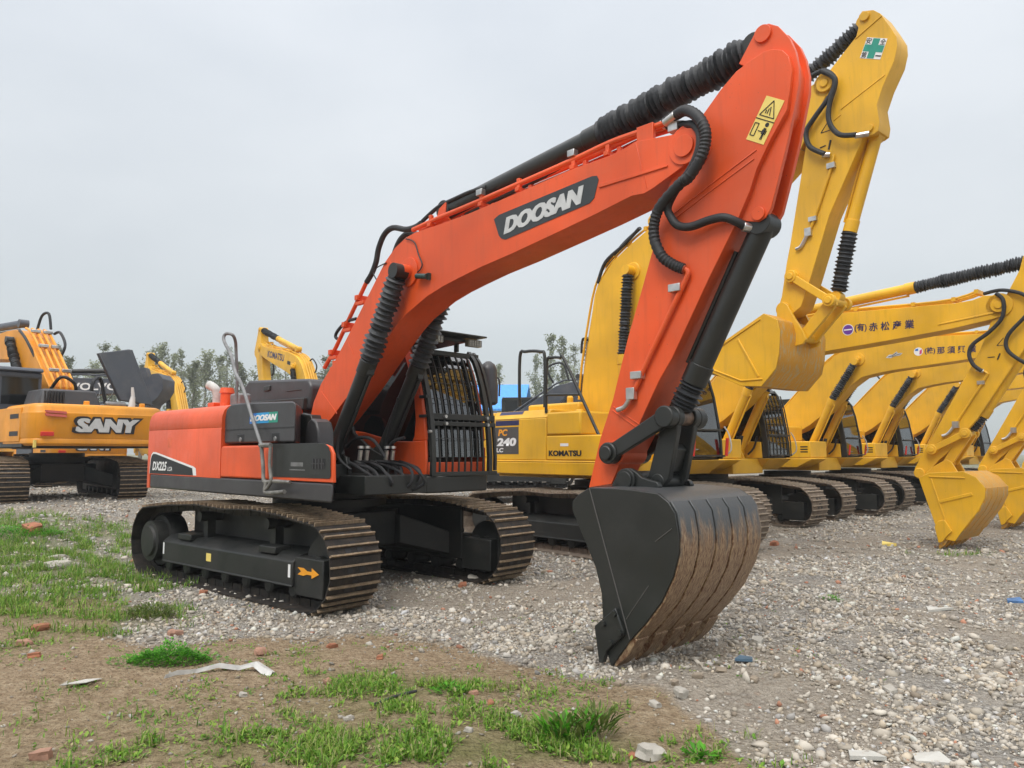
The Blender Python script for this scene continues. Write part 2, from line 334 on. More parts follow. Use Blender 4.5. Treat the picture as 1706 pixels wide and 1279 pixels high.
def tag(o, label=None, cat=None, group=None, kind=None):
    for k, v in (('label', label), ('category', cat), ('group', group), ('kind', kind)):
        if v: o[k] = v
    return o
def empty(name, loc, rz=0):
    o = bpy.data.objects.new(name, None); col.objects.link(o); o.location = loc; o.rotation_euler.z = rz; o.empty_display_size = .3
    return o
def kids(o): return list(o.children)
def copy_tree(o, parent=None):
    c = o.copy(); col.objects.link(c)
    if parent: c.parent = parent
    for ch in kids(o): copy_tree(ch, c)
    return c

def lettering(name, text, org, X, Y, height, width=None, shear=0.0, bold=0.0, mat='white', parent=None, slew=0.0, ext=.002, center=False):
    """raised letters cut from film: text set along X, upright along Y, standing proud along X x Y"""
    cu = bpy.data.curves.new('letters', 'FONT'); cu.body = text; cu.shear = shear; cu.offset = min(bold, .038); cu.resolution_u = 3
    tmp = bpy.data.objects.new('letters', cu); col.objects.link(tmp)
    bpy.context.view_layer.update()
    dg = bpy.context.evaluated_depsgraph_get()
    me = bpy.data.meshes.new_from_object(tmp.evaluated_get(dg))
    bpy.data.objects.remove(tmp); bpy.data.curves.remove(cu)
    n = len(me.vertices); a = np.empty(n * 3, 'f'); me.vertices.foreach_get('co', a); a = a.reshape(-1, 3)
    lo = a.min(0); hi = a.max(0)
    sy = height / (hi[1] - lo[1]); sx = width / (hi[0] - lo[0]) if width else sy
    X = Vector(X).normalized(); Y = Vector(Y).normalized(); Z = X.cross(Y).normalized()
    u = (a[:, 0] - lo[0]) * sx; v = (a[:, 1] - lo[1]) * sy
    if center: u -= (hi[0] - lo[0]) * sx / 2; v -= height / 2
    out = np.array(org)[None] + u[:, None] * np.array(X)[None] + v[:, None] * np.array(Y)[None] + np.array(Z)[None] * ext
    me.vertices.foreach_set('co', out.astype('f').ravel()); me.name = name
    if bold > .04:                                             # heavier strokes: the same letters laid a hair above, shifted along the line
        b2 = bmesh.new()
        for k, q in enumerate((0, 1, -1, .5, -.5)):
            t = me.copy(); t.transform(Matrix.Translation(X * (q * (bold - .03) * sx) + Z * (.0004 * k))); b2.from_mesh(t); bpy.data.meshes.remove(t)
        b2.to_mesh(me); b2.free()
    me.materials.clear(); me.materials.append(MAT[mat])
    o = bpy.data.objects.new(name, me); col.objects.link(o)
    if parent: o.parent = parent
    o.rotation_euler.z = slew
    return o

# ------------------------------------------------------------------ ground shape
def sm(a, b, x):
    t = min(1, max(0, (x - a) / (b - a))); return t * t * (3 - 2 * t)
def gh(x, y, fine=True):
    h = .5 * sm(-5.6, -8.4, x) * sm(10, 15.5, y) * (1 - .75 * sm(22, 27, y))
    h += .25 * sm(24, 34, y) * sm(2, -6, x)
    h += .10 * math.exp(-((x - 1.45) ** 2 / .9 + (y - 5.25) ** 2 / .16))           # spoil heaped before the bucket lip
    h += .05 * math.exp(-((x - 2.2) ** 2 / .5 + (y - 5.0) ** 2 / .2))
    if fine:
        p = Vector((x, y, 0))
        k = .35 if (abs(x + 2.3) < 3.2 and abs(y - 9.5) < 3) else 1
        h += k * (.05 * noise.noise(p * .35) + .03 * noise.noise(p * 1.1 + Vector((9, 3, 0))) + .013 * noise.noise(p * 3.7)) - .01
    return h
def bare(x, y): return min(1, max(0, .5 + 1.1 * fr(x, y, .42, 5)))
def fr(x, y, s, o=0): return noise.fractal(Vector((x * s + o, y * s - o, o)), 1.0, 2.0, 4)
def soil_mask(x, y):
    """1 = bare brown soil, 0 = crushed stone"""
    e = -.5 + .35 * x                                          # far edge of the soil strip in front of the machine
    lim = 5.35 + (1.15 if x < -1 else 1.15 * (1 - sm(-1, .6, x))) - .5 * sm(.2, 1.4, x) - 3 * sm(.9, 1.6, x)
    if x < -3.0: lim = min(8.3, lim + (-3.0 - x) * 1.35)
    a = sm(.35, -.35, y - lim + .55 * fr(x, y, .8, 2))
    return a
GRASS = [(-8.2, 12.6, 1.3, 1.2, .9), (-6.8, 11.2, 1.2, .9, .9), (-7.2, 13.3, .9, .8, .7), (-5.3, 10.2, .9, .7, .9), (-5.1, 8.8, .8, .6, 1), (-5.2, 8.1, .8, .4, .8),
         (-6.3, 9.6, 1.1, .8, 1), (-4.5, 9.6, .5, .6, .6), (-3.5, 7.5, .45, .3, .8), (-3.9, 6.9, .5, .25, .6), (-4.1, 6.4, .35, .2, .5), (-4.3, 7.6, .6, .35, .7),
         (-1.05, 5.4, .35, .22, .8), (-.66, 5.3, .3, .2, .8), (-.52, 5.12, .25, .16, .8), (-1.05, 4.72, .35, .18, .5), (-.78, 4.82, .25, .15, .6), (-2.08, 4.72, .2, .1, .4), (-1.95, 4.3, .14, .08, .5),
         (-1.24, 4.3, .25, .1, .6), (-.91, 4.12, .4, .18, .9), (-.6, 4.14, .35, .2, 1), (-.25, 4.08, .35, .2, 1), (-.19, 4.62, .12, .08, .5), (.1, 4.12, .35, .2, 1), (.34, 4.2, .3, .2, 1), (.55, 4.1, .22, .15, .8),
         (-1.6, 6.05, .2, .12, .4), (-2.26, 4.02, .3, .12, .5), (6.72, 11.9, .7, .12, .5), (3.37, 8.24, .12, .08, .6), (.95, 4.05, .1, .06, .7), (-1.3, 5.05, .3, .12, .35), (-1.7, 4.7, .2, .1, .3), (-2.9, 5.3, .25, .1, .2), (-.4, 4.1, 1.4, .3, .45), (-.6, 4.9, .9, .6, .3), (-.1, 4.5, .6, .4, .35), (-2.0, 4.6, .9, .6, .15), (-.4, 4.25, .5, .25, .8), (-.75, 4.4, .4, .25, .7), (-1.5, 4.2, .5, .2, .6), (.2, 4.35, .3, .2, .8), (-.85, 5.0, .5, .35, .5), (-.3, 5.1, .25, .12, .5), (-5.9, 10.4, 1.0, .7, 1), (-4.8, 8.3, .7, .5, .9), (-7.6, 12.0, 1.0, .9, .9), (-4.6, 9.1, .6, .5, .8), (-3.7, 7.0, .6, .25, .6), (-6.2, 12.6, .9, .9, .5), (-9.5, 13.4, 1.2, 1.0, .8), (-8.4, 10.6, 1.5, 1.2, .9), (-5.6, 7.6, .9, .6, .8)]
def grass_mask(x, y):
    g = 0
    for (cx, cy, rx, ry, d) in GRASS:
        q = ((x - cx) / rx) ** 2 + ((y - cy) / ry) ** 2
        if q < 2.2: g = max(g, d * math.exp(-q))
    return g
# ------------------------------------------------------------------ shared machine pieces
def prism_x(mb, poly, x0, x1):
    a = [mb.bm.verts.new((x0, y, z)) for y, z in poly]; b = [mb.bm.verts.new((x1, y, z)) for y, z in poly]
    mb.face(a); mb.face(b[::-1]); n = len(a)
    for i in range(n): mb.face([a[i], b[i], b[(i + 1) % n], a[(i + 1) % n]])
MB.prism_x = prism_x

def undercarriage(root, x0, x1, gauge, width, rad, shoe='shoe', grouser='grouser', frame='frameblack', marks=False):
    zc = rad; cr, cf = x0 + rad, x1 - rad; xm = (x0 + x1) / 2; up = .085
    path = []
    for k in range(0, 26): path.append((cr + (cf - cr) * k / 25, 0.0))
    for k in range(1, 18): a = -math.pi / 2 + math.pi * k / 18; path.append((cf + rad * math.cos(a), zc + rad * math.sin(a)))
    top = [(cf, 2 * rad), (cf - .55, 2 * rad + up * .75), (cf - 1.0, 2 * rad + up), (xm + .1, 2 * rad + up * .75), (xm - .5, 2 * rad + up), (cr + .5, 2 * rad + up * .55), (cr, 2 * rad)]
    for i in range(len(top) - 1):
        for k in range(6): t = k / 6; path.append((top[i][0] * (1 - t) + top[i + 1][0] * t, top[i][1] * (1 - t) + top[i + 1][1] * t))
    for k in range(0, 18): a = math.pi / 2 + math.pi * k / 18; path.append((cr + rad * math.cos(a), zc + rad * math.sin(a)))
    seg = [math.dist(path[i], path[(i + 1) % len(path)]) for i in range(len(path))]; tot = sum(seg)
    cnt = round(tot / .19); pitch = tot / cnt
    def at(s):
        s %= tot; i = 0
        while s > seg[i]: s -= seg[i]; i += 1
        a, b = path[i], path[(i + 1) % len(path)]; t = s / seg[i]
        return Vector((a[0] + (b[0] - a[0]) * t, a[1] + (b[1] - a[1]) * t))
    for sd in (-1, 1):
        yc = sd * gauge / 2
        fb = MB(); yo = yc + sd * .225; yi = yc - sd * .2
        L = x1 - x0
        fx0, fx1 = x0 + .74, x1 - .74
        fb.prism_x([(yi, .24), (yo, .21), (yo, .455), (yo - sd * .10, .53), (yi, .56)], fx0, fx1)
        fb.box(fx1 - .01, x1 - .26, min(yo - sd * .03, yi), max(yo - sd * .03, yi), .13, .51)
        fb.prism_x([(yo + sd * .012, .205), (yo + sd * .012, .23), (yo - sd * .03, .23), (yo - sd * .03, .205)], fx0, fx1)
        fb.box(fx0 + .05, fx1 - .02, min(yi, yi + sd * .05), max(yi, yi + sd * .05), .5, 2 * rad + .0)
        for q in (.18, .82):
            xx = fx0 + (fx1 - fx0) * q; fb.box(xx - .16, xx + .16, min(yo - sd * .02, yo - sd * .22), max(yo - sd * .02, yo - sd * .22), .5, .575)
        fo = fb.build('track_frame', frame, root, bevel=.012)
        b = MB()
        for i in range(cnt):
            s = i * pitch; p = at(s); d = (at(s + .06) - at(s - .06)).normalized(); n = Vector((d.y, -d.x))     # outward
            def P(a, o, y): q = p + d * a + n * o; return (q.x, yc + y, q.y)
            hw = width / 2
            def bx(a0, a1, o0, o1, y0, y1): b.hexa([P(a0, o0, y0), P(a1, o0, y0), P(a1, o0, y1), P(a0, o0, y1), P(a0, o1, y0), P(a1, o1, y0), P(a1, o1, y1), P(a0, o1, y1)])
            b.mi = 0; bx(-.094, .094, -.014, .0, -hw, hw)
            for sy in (-.085, .085): bx(-.088, .088, -.09, -.014, sy - .02, sy + .02)
            b.mi = 1
            for g, hgt in ((-.074, .026), (.018, .022)):
                j = random.uniform(-.003, .003)
                bx(g - .009, g + .008, 0, hgt + .006 + j, -hw, hw)
            b.mi = 2
            for sy in (-.07, .07): bx(-.052, -.006, 0, .003, sy - .036, sy + .03)
            if i % 2: bx(.034, .062, 0, .003, -.03, .03)
        b.build('track_belt', [shoe, grouser, 'ink'], fo, smooth=False)
        w = MB(); w.rings((cr, yc - .11, zc), (cr, yc + .11, zc), [(0, rad - .12), (.5, rad - .09), (1, rad - .12)], 26)
        w.cyl((cr, yc, zc), (cr, yo + sd * .03, zc), .25, seg=26); w.cyl((cr, yo, zc), (cr, yo + sd * .06, zc), .21, .18, seg=26)
        w.build('sprocket', frame, fo)
        w = MB(); w.cyl((cf, yc - .07, zc), (cf, yc + .07, zc), rad - .15, seg=26); w.cyl((cf, yc - .14, zc), (cf, yc + .14, zc), .1); w.build('idler_wheel', frame, fo)
        for k in range(7):
            xx = fx0 + .05 + (fx1 - fx0 + .1) * k / 6.5
            w = MB(); w.rings((xx, yc - .17, .165), (xx, yc + .17, .165), [(0, .06), (.05, .085), (.2, .085), (.22, .07), (.78, .07), (.8, .085), (.95, .085), (1, .06)], 16); w.build('track_roller', frame, fo)
        for q in (.34, .68):
            xx = x0 + L * q; w = MB(); w.cyl((xx, yi, 2 * rad - .08), (xx, yo - sd * .09, 2 * rad - .08), .06, seg=18); w.box(xx - .05, xx + .05, yc - .05, yc + .05, .5, 2 * rad - .1); w.build('carrier_roller', frame, fo)
        if marks and sd < 0:
            ye = yo + sd * .004
            a = MB(); x = fx1 + .06
            a.prism([(x, .34), (x + .06, .375), (x, .41), (x + .10, .41), (x + .16, .385), (x + .24, .385), (x + .24, .42), (x + .36, .37), (x + .24, .32), (x + .24, .352), (x + .16, .352), (x + .10, .335)], ye + .03, ye + .026)
            a.build('direction_arrow', 'orangefilm', fo, smooth=False)
            a = MB(); a.box(-.38, -.27, ye - .001, ye + .001, .31, .40); a.build('service_sticker', 'warn', fo)
            a = MB(); a.box(-1.475, -1.44, ye - .001, ye + .001, .3, .44); a.box(fx1 - .07, fx1 - .03, ye - .001, ye + .001, .3, .43); a.build('white_tag', 'white', fo)
    c = MB()
    c.prism_z([(.75, .45), (.45, .75), (-.45, .75), (-.75, .45), (-.75, -.45), (-.45, -.75), (.45, -.75), (.75, -.45)], .42, .84)
    for sx in (1, -1):
        for sd in (1, -1):
            gy = gauge / 2 - .18
            c.hexa([(sx * .15, sd * .3, .42), (sx * .82, sd * .45, .44), (sx * 1.15, sd * gy, .28), (sx * .45, sd * gy, .28),
                    (sx * .15, sd * .3, .82), (sx * .82, sd * .45, .80), (sx * 1.15, sd * gy, .56), (sx * .45, sd * gy, .60)])
    c.build('car_body', frame, root, bevel=.015)
    s = MB(); s.cyl((0, 0, .80), (0, 0, 1.09), .58, seg=40); s.cyl((0, 0, .90), (0, 0, .99), .70, seg=48); s.build('swing_bearing', frame, root)

def cut_block(m, prof, y0, y1, k):
    a = [m.bm.verts.new((x, y0, z)) for x, z in prof]; b = [m.bm.verts.new((x if x < k else k + (x - k) * .02, y1, z)) for x, z in prof]
    m.face(a); m.face(b[::-1]); n = len(a)
    for i in range(n): m.face([a[i], b[i], b[(i + 1) % n], a[(i + 1) % n]])

def box_arm(name, outline, y0, y1, mat, parent, slew=0, bevel=.012, extra=None):
    m = MB(); m.prism(outline, y0, y1)
    if extra: extra(m)
    return m.build(name, mat, parent, bevel, slew=slew)

def make_bucket(root, prof, back, y0, y1, ears, mats, slew, teeth_dir, tip_i, straps=5, rib=None, ribmat=None, tooth=None):
    """side plates, rolled back shell, wear straps, lip teeth"""
    b = MB()
    for ya, yb in ((y0, y0 + .03), (y1 - .03, y1)): b.prism(prof, ya, yb)
    for e0, e1 in ears[1]: b.prism(ears[0], e0, e1)
    if rib:
        for (p, q, w) in rib:
            d = (Vector(q) - Vector(p)).normalized(); n = Vector((-d.y, d.x)) * w
            if ribmat is None: b.prism([p, q, (q[0] + n.x, q[1] + n.y), (p[0] + n.x, p[1] + n.y)], y0 - .014, y0 + .01)
    o = b.build('bucket', mats[0], root, .006, slew=slew)
    if rib and ribmat:
        for (p, q, w) in rib:
            t = MB(); t.tube([(p[0], y0 - .001, p[1]), (q[0], y0 - .001, q[1])], w, 6, 1); t.build('weld_seam', ribmat, o)
    s = MB(); s.strip(back, .025, y0 + .004, y1 - .004, 1); s.build('bucket_back', mats[1], o, .004, angle=50)
    if straps:
        line = back[1:-4]; wd = (y1 - y0) / straps
        for k in range(straps):
            ya = y0 + wd * k + .012; w = MB(); w.strip(line, .016, ya, ya + wd - .024, -1); w.build('wear_plate', mats[1], o, .005, angle=50)
    tx, tz = prof[tip_i]; d = Vector(teeth_dir).normalized(); n = Vector((-d.y, d.x))
    for k in range(5):
        yc = y0 + .09 + (y1 - y0 - .18) * k / 4; t = MB()
        P = lambda a, c: (tx + d.x * a + n.x * c, tz + d.y * a + n.y * c)
        t.prism([P(-.2, -.045), P(-.02, -.05), P(.14, -.006), P(.14, .006), P(-.02, .05), P(-.2, .035)], yc - .045, yc + .045)
        if tooth:
            t.bm.free(); t = MB(); tl, wd = tooth; t.prism([P(-.04, -.05), P(tl * .45, -.045), P(tl, -.008), P(tl, .01), P(tl * .45, .045), P(-.04, .045)], yc - wd, yc + wd)
        t.build('bucket_tooth', mats[2], o, .006)
    return o

def cylinder(name, root, base, mid, end, r, mat, slew, rod=.5, gaiter=None, ng=18, eye=True):
    """hydraulic ram: barrel from base to mid, chromed rod inside a rubber gaiter from mid to end"""
    m = MB(); base, mid, end = Vector(base), Vector(mid), Vector(end); d = (mid - base).normalized()
    m.cyl(base, mid, r, seg=22); m.cyl(mid - d * .16, mid, r * 1.14, seg=22)
    m.cyl(base + Vector((0, -r * 1.05, 0)), base + Vector((0, r * 1.05, 0)), r * 1.05, seg=20)
    side = Vector((0, 1, 0)).cross(d).normalized()
    m.tube([base + side * r * 1.35 + d * .25, mid + side * r * 1.35 - d * .12], r * .22, seg=8, sub=1)
    m.box(*sum(([min(a, b), max(a, b)] for a, b in zip(mid - d * .1 - Vector((r, r * .5, r)) * .9, mid - d * .06 + Vector((r, r * .5, r)) * .9)), []))
    o = m.build(name, mat, root, .004, slew=slew)
    g = MB(); g.bellows(mid, end, gaiter or r * 1.2, ng); g.build('rod_gaiter', 'gaiter', o, angle=20)
    if eye:
        e = MB(); dd = (end - mid).normalized(); q = end + dd * .08
        e.cyl(end - dd * .05, q, r * rod, seg=14); e.cyl(q + Vector((0, -r * .9, 0)), q + Vector((0, r * .9, 0)), r * .95, seg=20)
        e.build('rod_eye', mat, o)
    return o

# ------------------------------------------------------------------ the orange-red excavator in front
HEAD = R(48.9) - R(90)
main = empty('crawler_excavator', (-2.306, 9.79, 0), HEAD)
tag(main, 'orange-red crawler excavator with black bucket resting on the gravel in front of all the others', 'excavator')
SL = R(45 - 48.9)
undercarriage(main, -2.24, 2.11, 2.39, .6, .435, marks=True)

# revolving frame, skirts
m = MB()
m.prism_z([(-2.43, -1.335), (2.2, -1.335), (.98, -.56), (.9, -.5), (-2.43, -.5)], 1.075, 1.262)
m.box(-2.3, .9, -.5, 1.3, 1.10, 1.26)
m.build('side_skirt', 'grey', main, .02, slew=SL)
m = MB(); m.prism_z([(-1.2, .34), (1.50, .34), (1.56, .5), (1.46, 1.36), (-1.2, 1.36)], 1.08, 1.285); m.build('cab_deck', 'black', main, .02, slew=SL)
m = MB(); m.box(-.6, 1.5, -.5, .4, 1.09, 1.30)
for ya, yb in ((-.41, -.36), (.14, .19)):
    m.prism([(-.28, 1.28), (1.05, 1.28), (.98, 1.5), (.62, 1.62), (.28, 1.80), (.16, 2.02), (-.02, 2.05), (-.16, 1.95), (-.3, 1.6)], ya, yb)
m.box(.62, 1.0, -.62, -.36, 1.26, 1.42); m.box(.62, 1.0, .14, .34, 1.26, 1.42)
m.build('boom_bracket', 'black', main, .01, slew=SL)

# counterweight: bowed plan, rounded shoulders
def cwplan(ins=0.0, front=-.245):
    a = 1.335 - ins; r = -2.86 + ins; p = [(front, -a)]
    for k in range(7): t = R(90) * k / 6; p.append((-2.48 - (.33 - ins) * math.sin(t), -1.005 - (.33 - ins) * math.cos(t)))
    p += [(r - .05, -.5), (r - .06, 0), (r - .05, .5)]
    for k in range(7): t = R(90) * k / 6; p.append((-2.48 - (.33 - ins) * math.cos(t), 1.005 + (.33 - ins) * math.sin(t)))
    return p + [(-1.1, a), (-1.1, -.28), (front, -.28)]
m = MB()
lv = [(1.262, 0), (1.262, 0), (1.84, 0), (1.855, .008), (1.87, 0), (1.99, .006), (2.06, .03), (2.105, .07), (2.13, .13)]
prev = None
for i, (z, ins) in enumerate(lv[1:]):
    ring = [m.bm.verts.new((x, y, z + (.0 if x < -1.2 else -.008))) for x, y in cwplan(ins)]
    if prev:
        for k in range(len(ring)): m.face([prev[k], prev[(k + 1) % len(ring)], ring[(k + 1) % len(ring)], ring[k]])
    else: m.face(ring[::-1])
    prev = ring
m.face(prev)
low = [(x, y) for x, y in cwplan(.0) if x < -2.4]
m.prism_z([(-2.44, -1.335)] + low + [(-2.44, 1.335)], 1.075, 1.2615)
cw = m.build('counterweight', 'red', main, slew=SL)
m = MB()
m.prism([(-2.452, 1.272), (-2.43, 1.47), (-2.40, 1.53), (-2.34, 1.562), (-2.24, 1.56), (-1.0, 1.383), (-.925, 1.36), (-.905, 1.272)], -1.3368, -1.3362); m.build('decal_border', 'white', cw, slew=0)
m = MB(); m.prism([(-2.44, 1.272), (-2.415, 1.46), (-2.385, 1.51), (-2.34, 1.538), (-2.24, 1.535), (-1.03, 1.36), (-1.0, 1.272)], -1.3382, -1.3376); m.build('model_decal', 'ink', cw)
lettering('model_lettering', 'DX225', (-2.34, -1.3384, 1.315), (1, 0, 0), (0, 0, 1), .12, .50, .25, .03, 'white', cw)
lettering('model_suffix', 'LCA', (-1.81, -1.3384, 1.315), (1, 0, 0), (0, 0, 1), .055, .15, .25, .02, 'white', cw)
m = MB(); m.box(-1.86, -1.71, -1.3365, -1.336, 1.62, 1.75); m.build('faded_sticker', plain('faded_orange_film', (.72, .13, .05), .5, var=.15), cw)
# lower orange side panel and the black pump-room door above it
m = MB(); m.prism([(-.238, 1.268), (-.238, 1.60), (-.2, 1.632), (.93, 1.632), (.93, 1.268)], -1.338, -.6); m.build('side_panel', 'red', main, .02, slew=SL)
m = MB(); cut_block(m, [(-.235, 1.66), (-.245, 1.95), (-.21, 2.06), (-.09, 2.118), (.2, 2.12), (1.36, 2.085), (1.41, 2.05), (1.41, 1.66)], -1.3, -.5, .1)
door = m.build('pump_door', 'grey', main, .03, slew=SL)
for x in (.19, 1.0):
    m = MB(); m.box(x - .085, x + .085, -1.3035, -1.29, 1.675, 1.765); m.build('latch_recess', 'ink', door, .01)
    m = MB(); m.rings((x, -1.302, 1.70), (x, -1.312, 1.70), [(0, .03), (1, .025)], 14); m.build('door_latch', 'worn', door)
m = MB(); m.box(-.2, 1.38, -1.305, -1.299, 1.81, 1.822); m.build('door_seam', 'ink', door)
for k, (xa, xb, mm) in enumerate(((.40, .56, 'blue'), (.56, .84, plain('sky_film', (.02, .3, .62), .4, var=.1)), (.84, 1.04, 'green'))):
    m = MB(); m.box(xa, xb, -1.3025, -1.302, 1.875, 1.99); m.build('brand_sticker', mm, door)
lettering('sticker_lettering', 'DOOSAN', (.42, -1.303, 1.90), (1, 0, 0), (0, 0, 1), .068, .6, .3, .07, 'white', door)
# tool box ahead of the tank
m = MB()
cut_block(m, [(.94, 1.268), (.94, 1.61), (2.05, 1.61), (2.12, 1.60), (2.19, 1.53), (2.20, 1.268)], -1.33, -.60, 1.0); tb = m.build('tool_box', 'black', main, .01, slew=SL)
m = MB(); m.prism([(.94, 1.268), (.94, 1.60), (.98, 1.632), (2.06, 1.632), (2.15, 1.61), (2.205, 1.54), (2.22, 1.268)], -1.338, -1.31); m.build('tool_box_surround', 'red', tb, .008)
m = MB(); cut_block(m, [(1.02, 1.30), (1.02, 1.645), (2.04, 1.645), (2.12, 1.615), (2.165, 1.55), (2.175, 1.33), (2.15, 1.305)], -1.345, -.7, 1.1); m.build('tool_box_door', 'black', tb, .012)
m = MB(); m.box(1.83, 2.07, -1.3475, -1.3465, 1.395, 1.495); m.build('vent_opening', 'ink', tb, .0)
m = MB()
for k in range(4): m.box(1.85 + k * .055, 1.865 + k * .055, -1.352, -1.346, 1.395, 1.495)
m.box(1.83, 2.07, -1.352, -1.346, 1.44, 1.452); m.build('vent_grille', 'grey', tb)
m = MB(); m.box(1.4, 1.7, -1.349, -1.345, 1.375, 1.385); m.box(1.42, 1.66, -1.3475, -1.3455, 1.415, 1.455); m.build('recessed_handle', 'worn', tb)
# tank hump and pump bay between door and boom
m = MB(); m.prism([(1.12, 1.60), (1.12, 1.78), (1.16, 1.88), (1.24, 1.92), (1.33, 1.88), (1.38, 1.78), (1.4, 1.6)], -1.02, -.82); m.build('tank_filler_cover', 'grey', main, .02, slew=SL)
m = MB(); m.prism([(-.2, 1.3), (-.2, 2.04), (.5, 2.0), (.8, 1.5), (.8, 1.3)], -.6, -.46); m.build('pump_bay', 'black', main, .01, slew=SL)
# raised engine hood, exhaust and filler behind it
m = MB()
m.prism([(-2.07, 2.10), (-2.08, 2.38), (-1.99, 2.50), (-1.83, 2.585), (-.2, 2.50), (-.12, 2.40), (-.15, 2.10)], -.24, .95); hd = m.build('engine_hood', 'grey', main, .035, slew=SL)
m = MB(); m.prism([(-1.98, 2.10), (-1.98, 2.27), (-.2, 2.25), (-.2, 2.10)], -.30, -.2); m.build('hood_plinth', 'black', hd, .01)
m = MB(); m.box(-1.35, -1.18, -.262, -.235, 2.40, 2.47); m.box(-.75, -.35, -.25, -.236, 2.36, 2.375); m.build('hood_latch', 'black', hd, .008)
m = MB(); m.tube([(-1.83, -.7, 2.1), (-1.83, -.7, 2.36), (-1.86, -.72, 2.44), (-1.97, -.76, 2.5)], .06, 16); m.build('exhaust_pipe', plain('pale_exhaust_coating', (.5, .49, .46), .6), main, slew=SL)
m = MB(); m.box(-1.9, -1.72, -.8, -.6, 2.1, 2.24); m.build('exhaust_base', 'red', main, .01, slew=SL)
m = MB(); m.cyl((-1.52, -.7, 2.1), (-1.52, -.7, 2.36), .085, seg=18); m.cyl((-1.52, -.7, 2.36), (-1.52, -.7, 2.43), .1, .085, seg=18); m.cyl((-1.34, -.62, 2.1), (-1.34, -.62, 2.33), .05, seg=12); m.build('air_intake', 'red', main, slew=SL)
m = MB(); m.box(-1.36, -1.1, -.74, -.55, 2.1, 2.34); m.build('filter_canister', 'worn', main, .03, slew=SL)
# grab rails
m = MB(); m.tube(T['RAILN'], .021, 10); m.tube(T['RAIL2'], .019, 10); m.tube([(.9, -1.42, 1.63), (1.13, -1.42, 1.63)], .026, 8, 1)
m.tube([(1.06, -1.42, 1.25), (1.2, -1.4, 1.26), (1.44, -1.36, 1.255)], .018, 8, 2)
m.build('step_rail', plain('worn_rail_paint', (.2, .195, .18), .6, .2, bump=.5, var=.5), main, slew=SL)
m = MB(); m.tube(T['RAILUP'], .02, 10)
m.tube([(-.592, -1, 2.456), (-.59, -1, 2.05)], .02, 10, 1)
m.build('grab_rail', 'worn', main, slew=SL)

# ---- boom
def wall_boom(m):
    m.cyl((5.463, -.345, 3.9), (5.463, .125, 3.9), .085, seg=24); m.cyl((5.463, -.325, 3.9), (5.463, .105, 3.9), .14, seg=28)
    m.cyl((.08, -.335, 1.9), (.08, .115, 1.9), .115, seg=26)
    m.cyl((2.0, -.43, 3.5), (2.0, .21, 3.5), .075, seg=20); m.cyl((2.0, -.335, 3.5), (2.0, .115, 3.5), .16, .13, seg=26)
    m.prism([(4.62, 3.82), (5.3, 3.80), (5.3, 3.785), (4.62, 3.785)], -.322, -.31)
    m.prism([(.24, 2.30), (.25, 2.31), (.62, 2.02), (.61, 2.01)], -.316, -.31)
    m.tube([(.80, -.311, 2.88), (.94, -.311, 2.70)], .004, 5, 1); m.tube([(1.62, -.311, 3.72), (1.95, -.311, 3.12)], .004, 5, 1); m.tube([(5.0, -.311, 4.07), (5.1, -.311, 3.66)], .004, 5, 1)
    for x0 in (2.28, 2.42): m.prism([(x0, 3.9), (x0 + .1, 4.14), (x0 + .22, 4.2), (x0 + .2, 4.05), (x0 + .34, 3.92)], -.22 if x0 < 2.4 else 0, -.18 if x0 < 2.4 else .04)
boom = box_arm('boom', T['BOOM'], -.31, .09, 'red', main, SL, .014, wall_boom)
m = MB(); m.tube(T['PIPE1'], .026, 10, 3); m.tube(T['PIPE2'], .026, 10, 3); m.tube([(x, .0, z) for x, y, z in T['PIPE2']], .02, 8, 3); m.build('boom_pipe', 'red', boom)
m = MB()
for i, x in enumerate((2.3, 3.1, 3.62, 4.3, 4.68)):
    z = 3.93 + max(0, (x - 2.3)) * .045
    m.box(x - .025, x + .025, -.3, .02, z + .02, z + .06); m.box(x - .02, x + .02, -.28, -.24, z, z + .15); m.box(x - .02, x + .02, -.12, -.08, z, z + .15)
m.box(5.0, 5.16, -.3, -.26, 4.0, 4.2)
m.build('pipe_bracket', 'red', boom, .004)
m = MB()
for x in (3.1, 4.3): m.box(x - .05, x + .03, -.30, -.24, 3.93 + (x - 2.3) * .05 + .13, 3.93 + (x - 2.3) * .05 + .19)
m.cyl((5.247, -.26, 4.173), (5.36, -.28, 4.2), .034, seg=12); m.cyl((5.2, -.2, 4.19), (5.4, -.23, 4.125), .032, seg=12); m.box(5.27, 5.36, -.26, -.18, 4.09, 4.17)
m.build('pipe_fitting', 'steel', boom, .004)
m = MB(); m.tube(T['BACKPIPE'], .026, 10, 2); m.tube([(x + .02, .0, z - .02) for x, y, z in T['BACKPIPE']], .026, 10, 2)
for k in range(7): x = .1 + k * .03; m.box(.12 + k * .055, .16 + k * .055, -.29, -.2, 2.17 + k * .075, 2.22 + k * .075)
for t in (.2, .5, .82):
    x = 1.1 - t * .9; z = 3.58 - t * .97; m.box(x - .02, x + .14, -.27, -.22, z - .09, z - .05); m.box(x - .03, x + .03, -.28, .03, z - .03, z + .03)
m.build('riser_pipe', 'red', boom, .003)
m = MB(); m.tube(T['BACKHOSE'], .033, 10, 5); m.tube([(x - .02, .0, z - .01) for x, y, z in T['BACKHOSE']], .033, 10, 5); m.tube(T['LOOPHOSE'], .02, 8, 5); m.tube(T['BOOMHOSE'], .022, 8, 5); m.tube([(2.1, 0, 4.05), (2.3, -.05, 4.2), (2.55, -.08, 4.24), (2.75, -.1, 4.2)], .022, 8, 5)
m.build('boom_hose', 'rubber', boom)
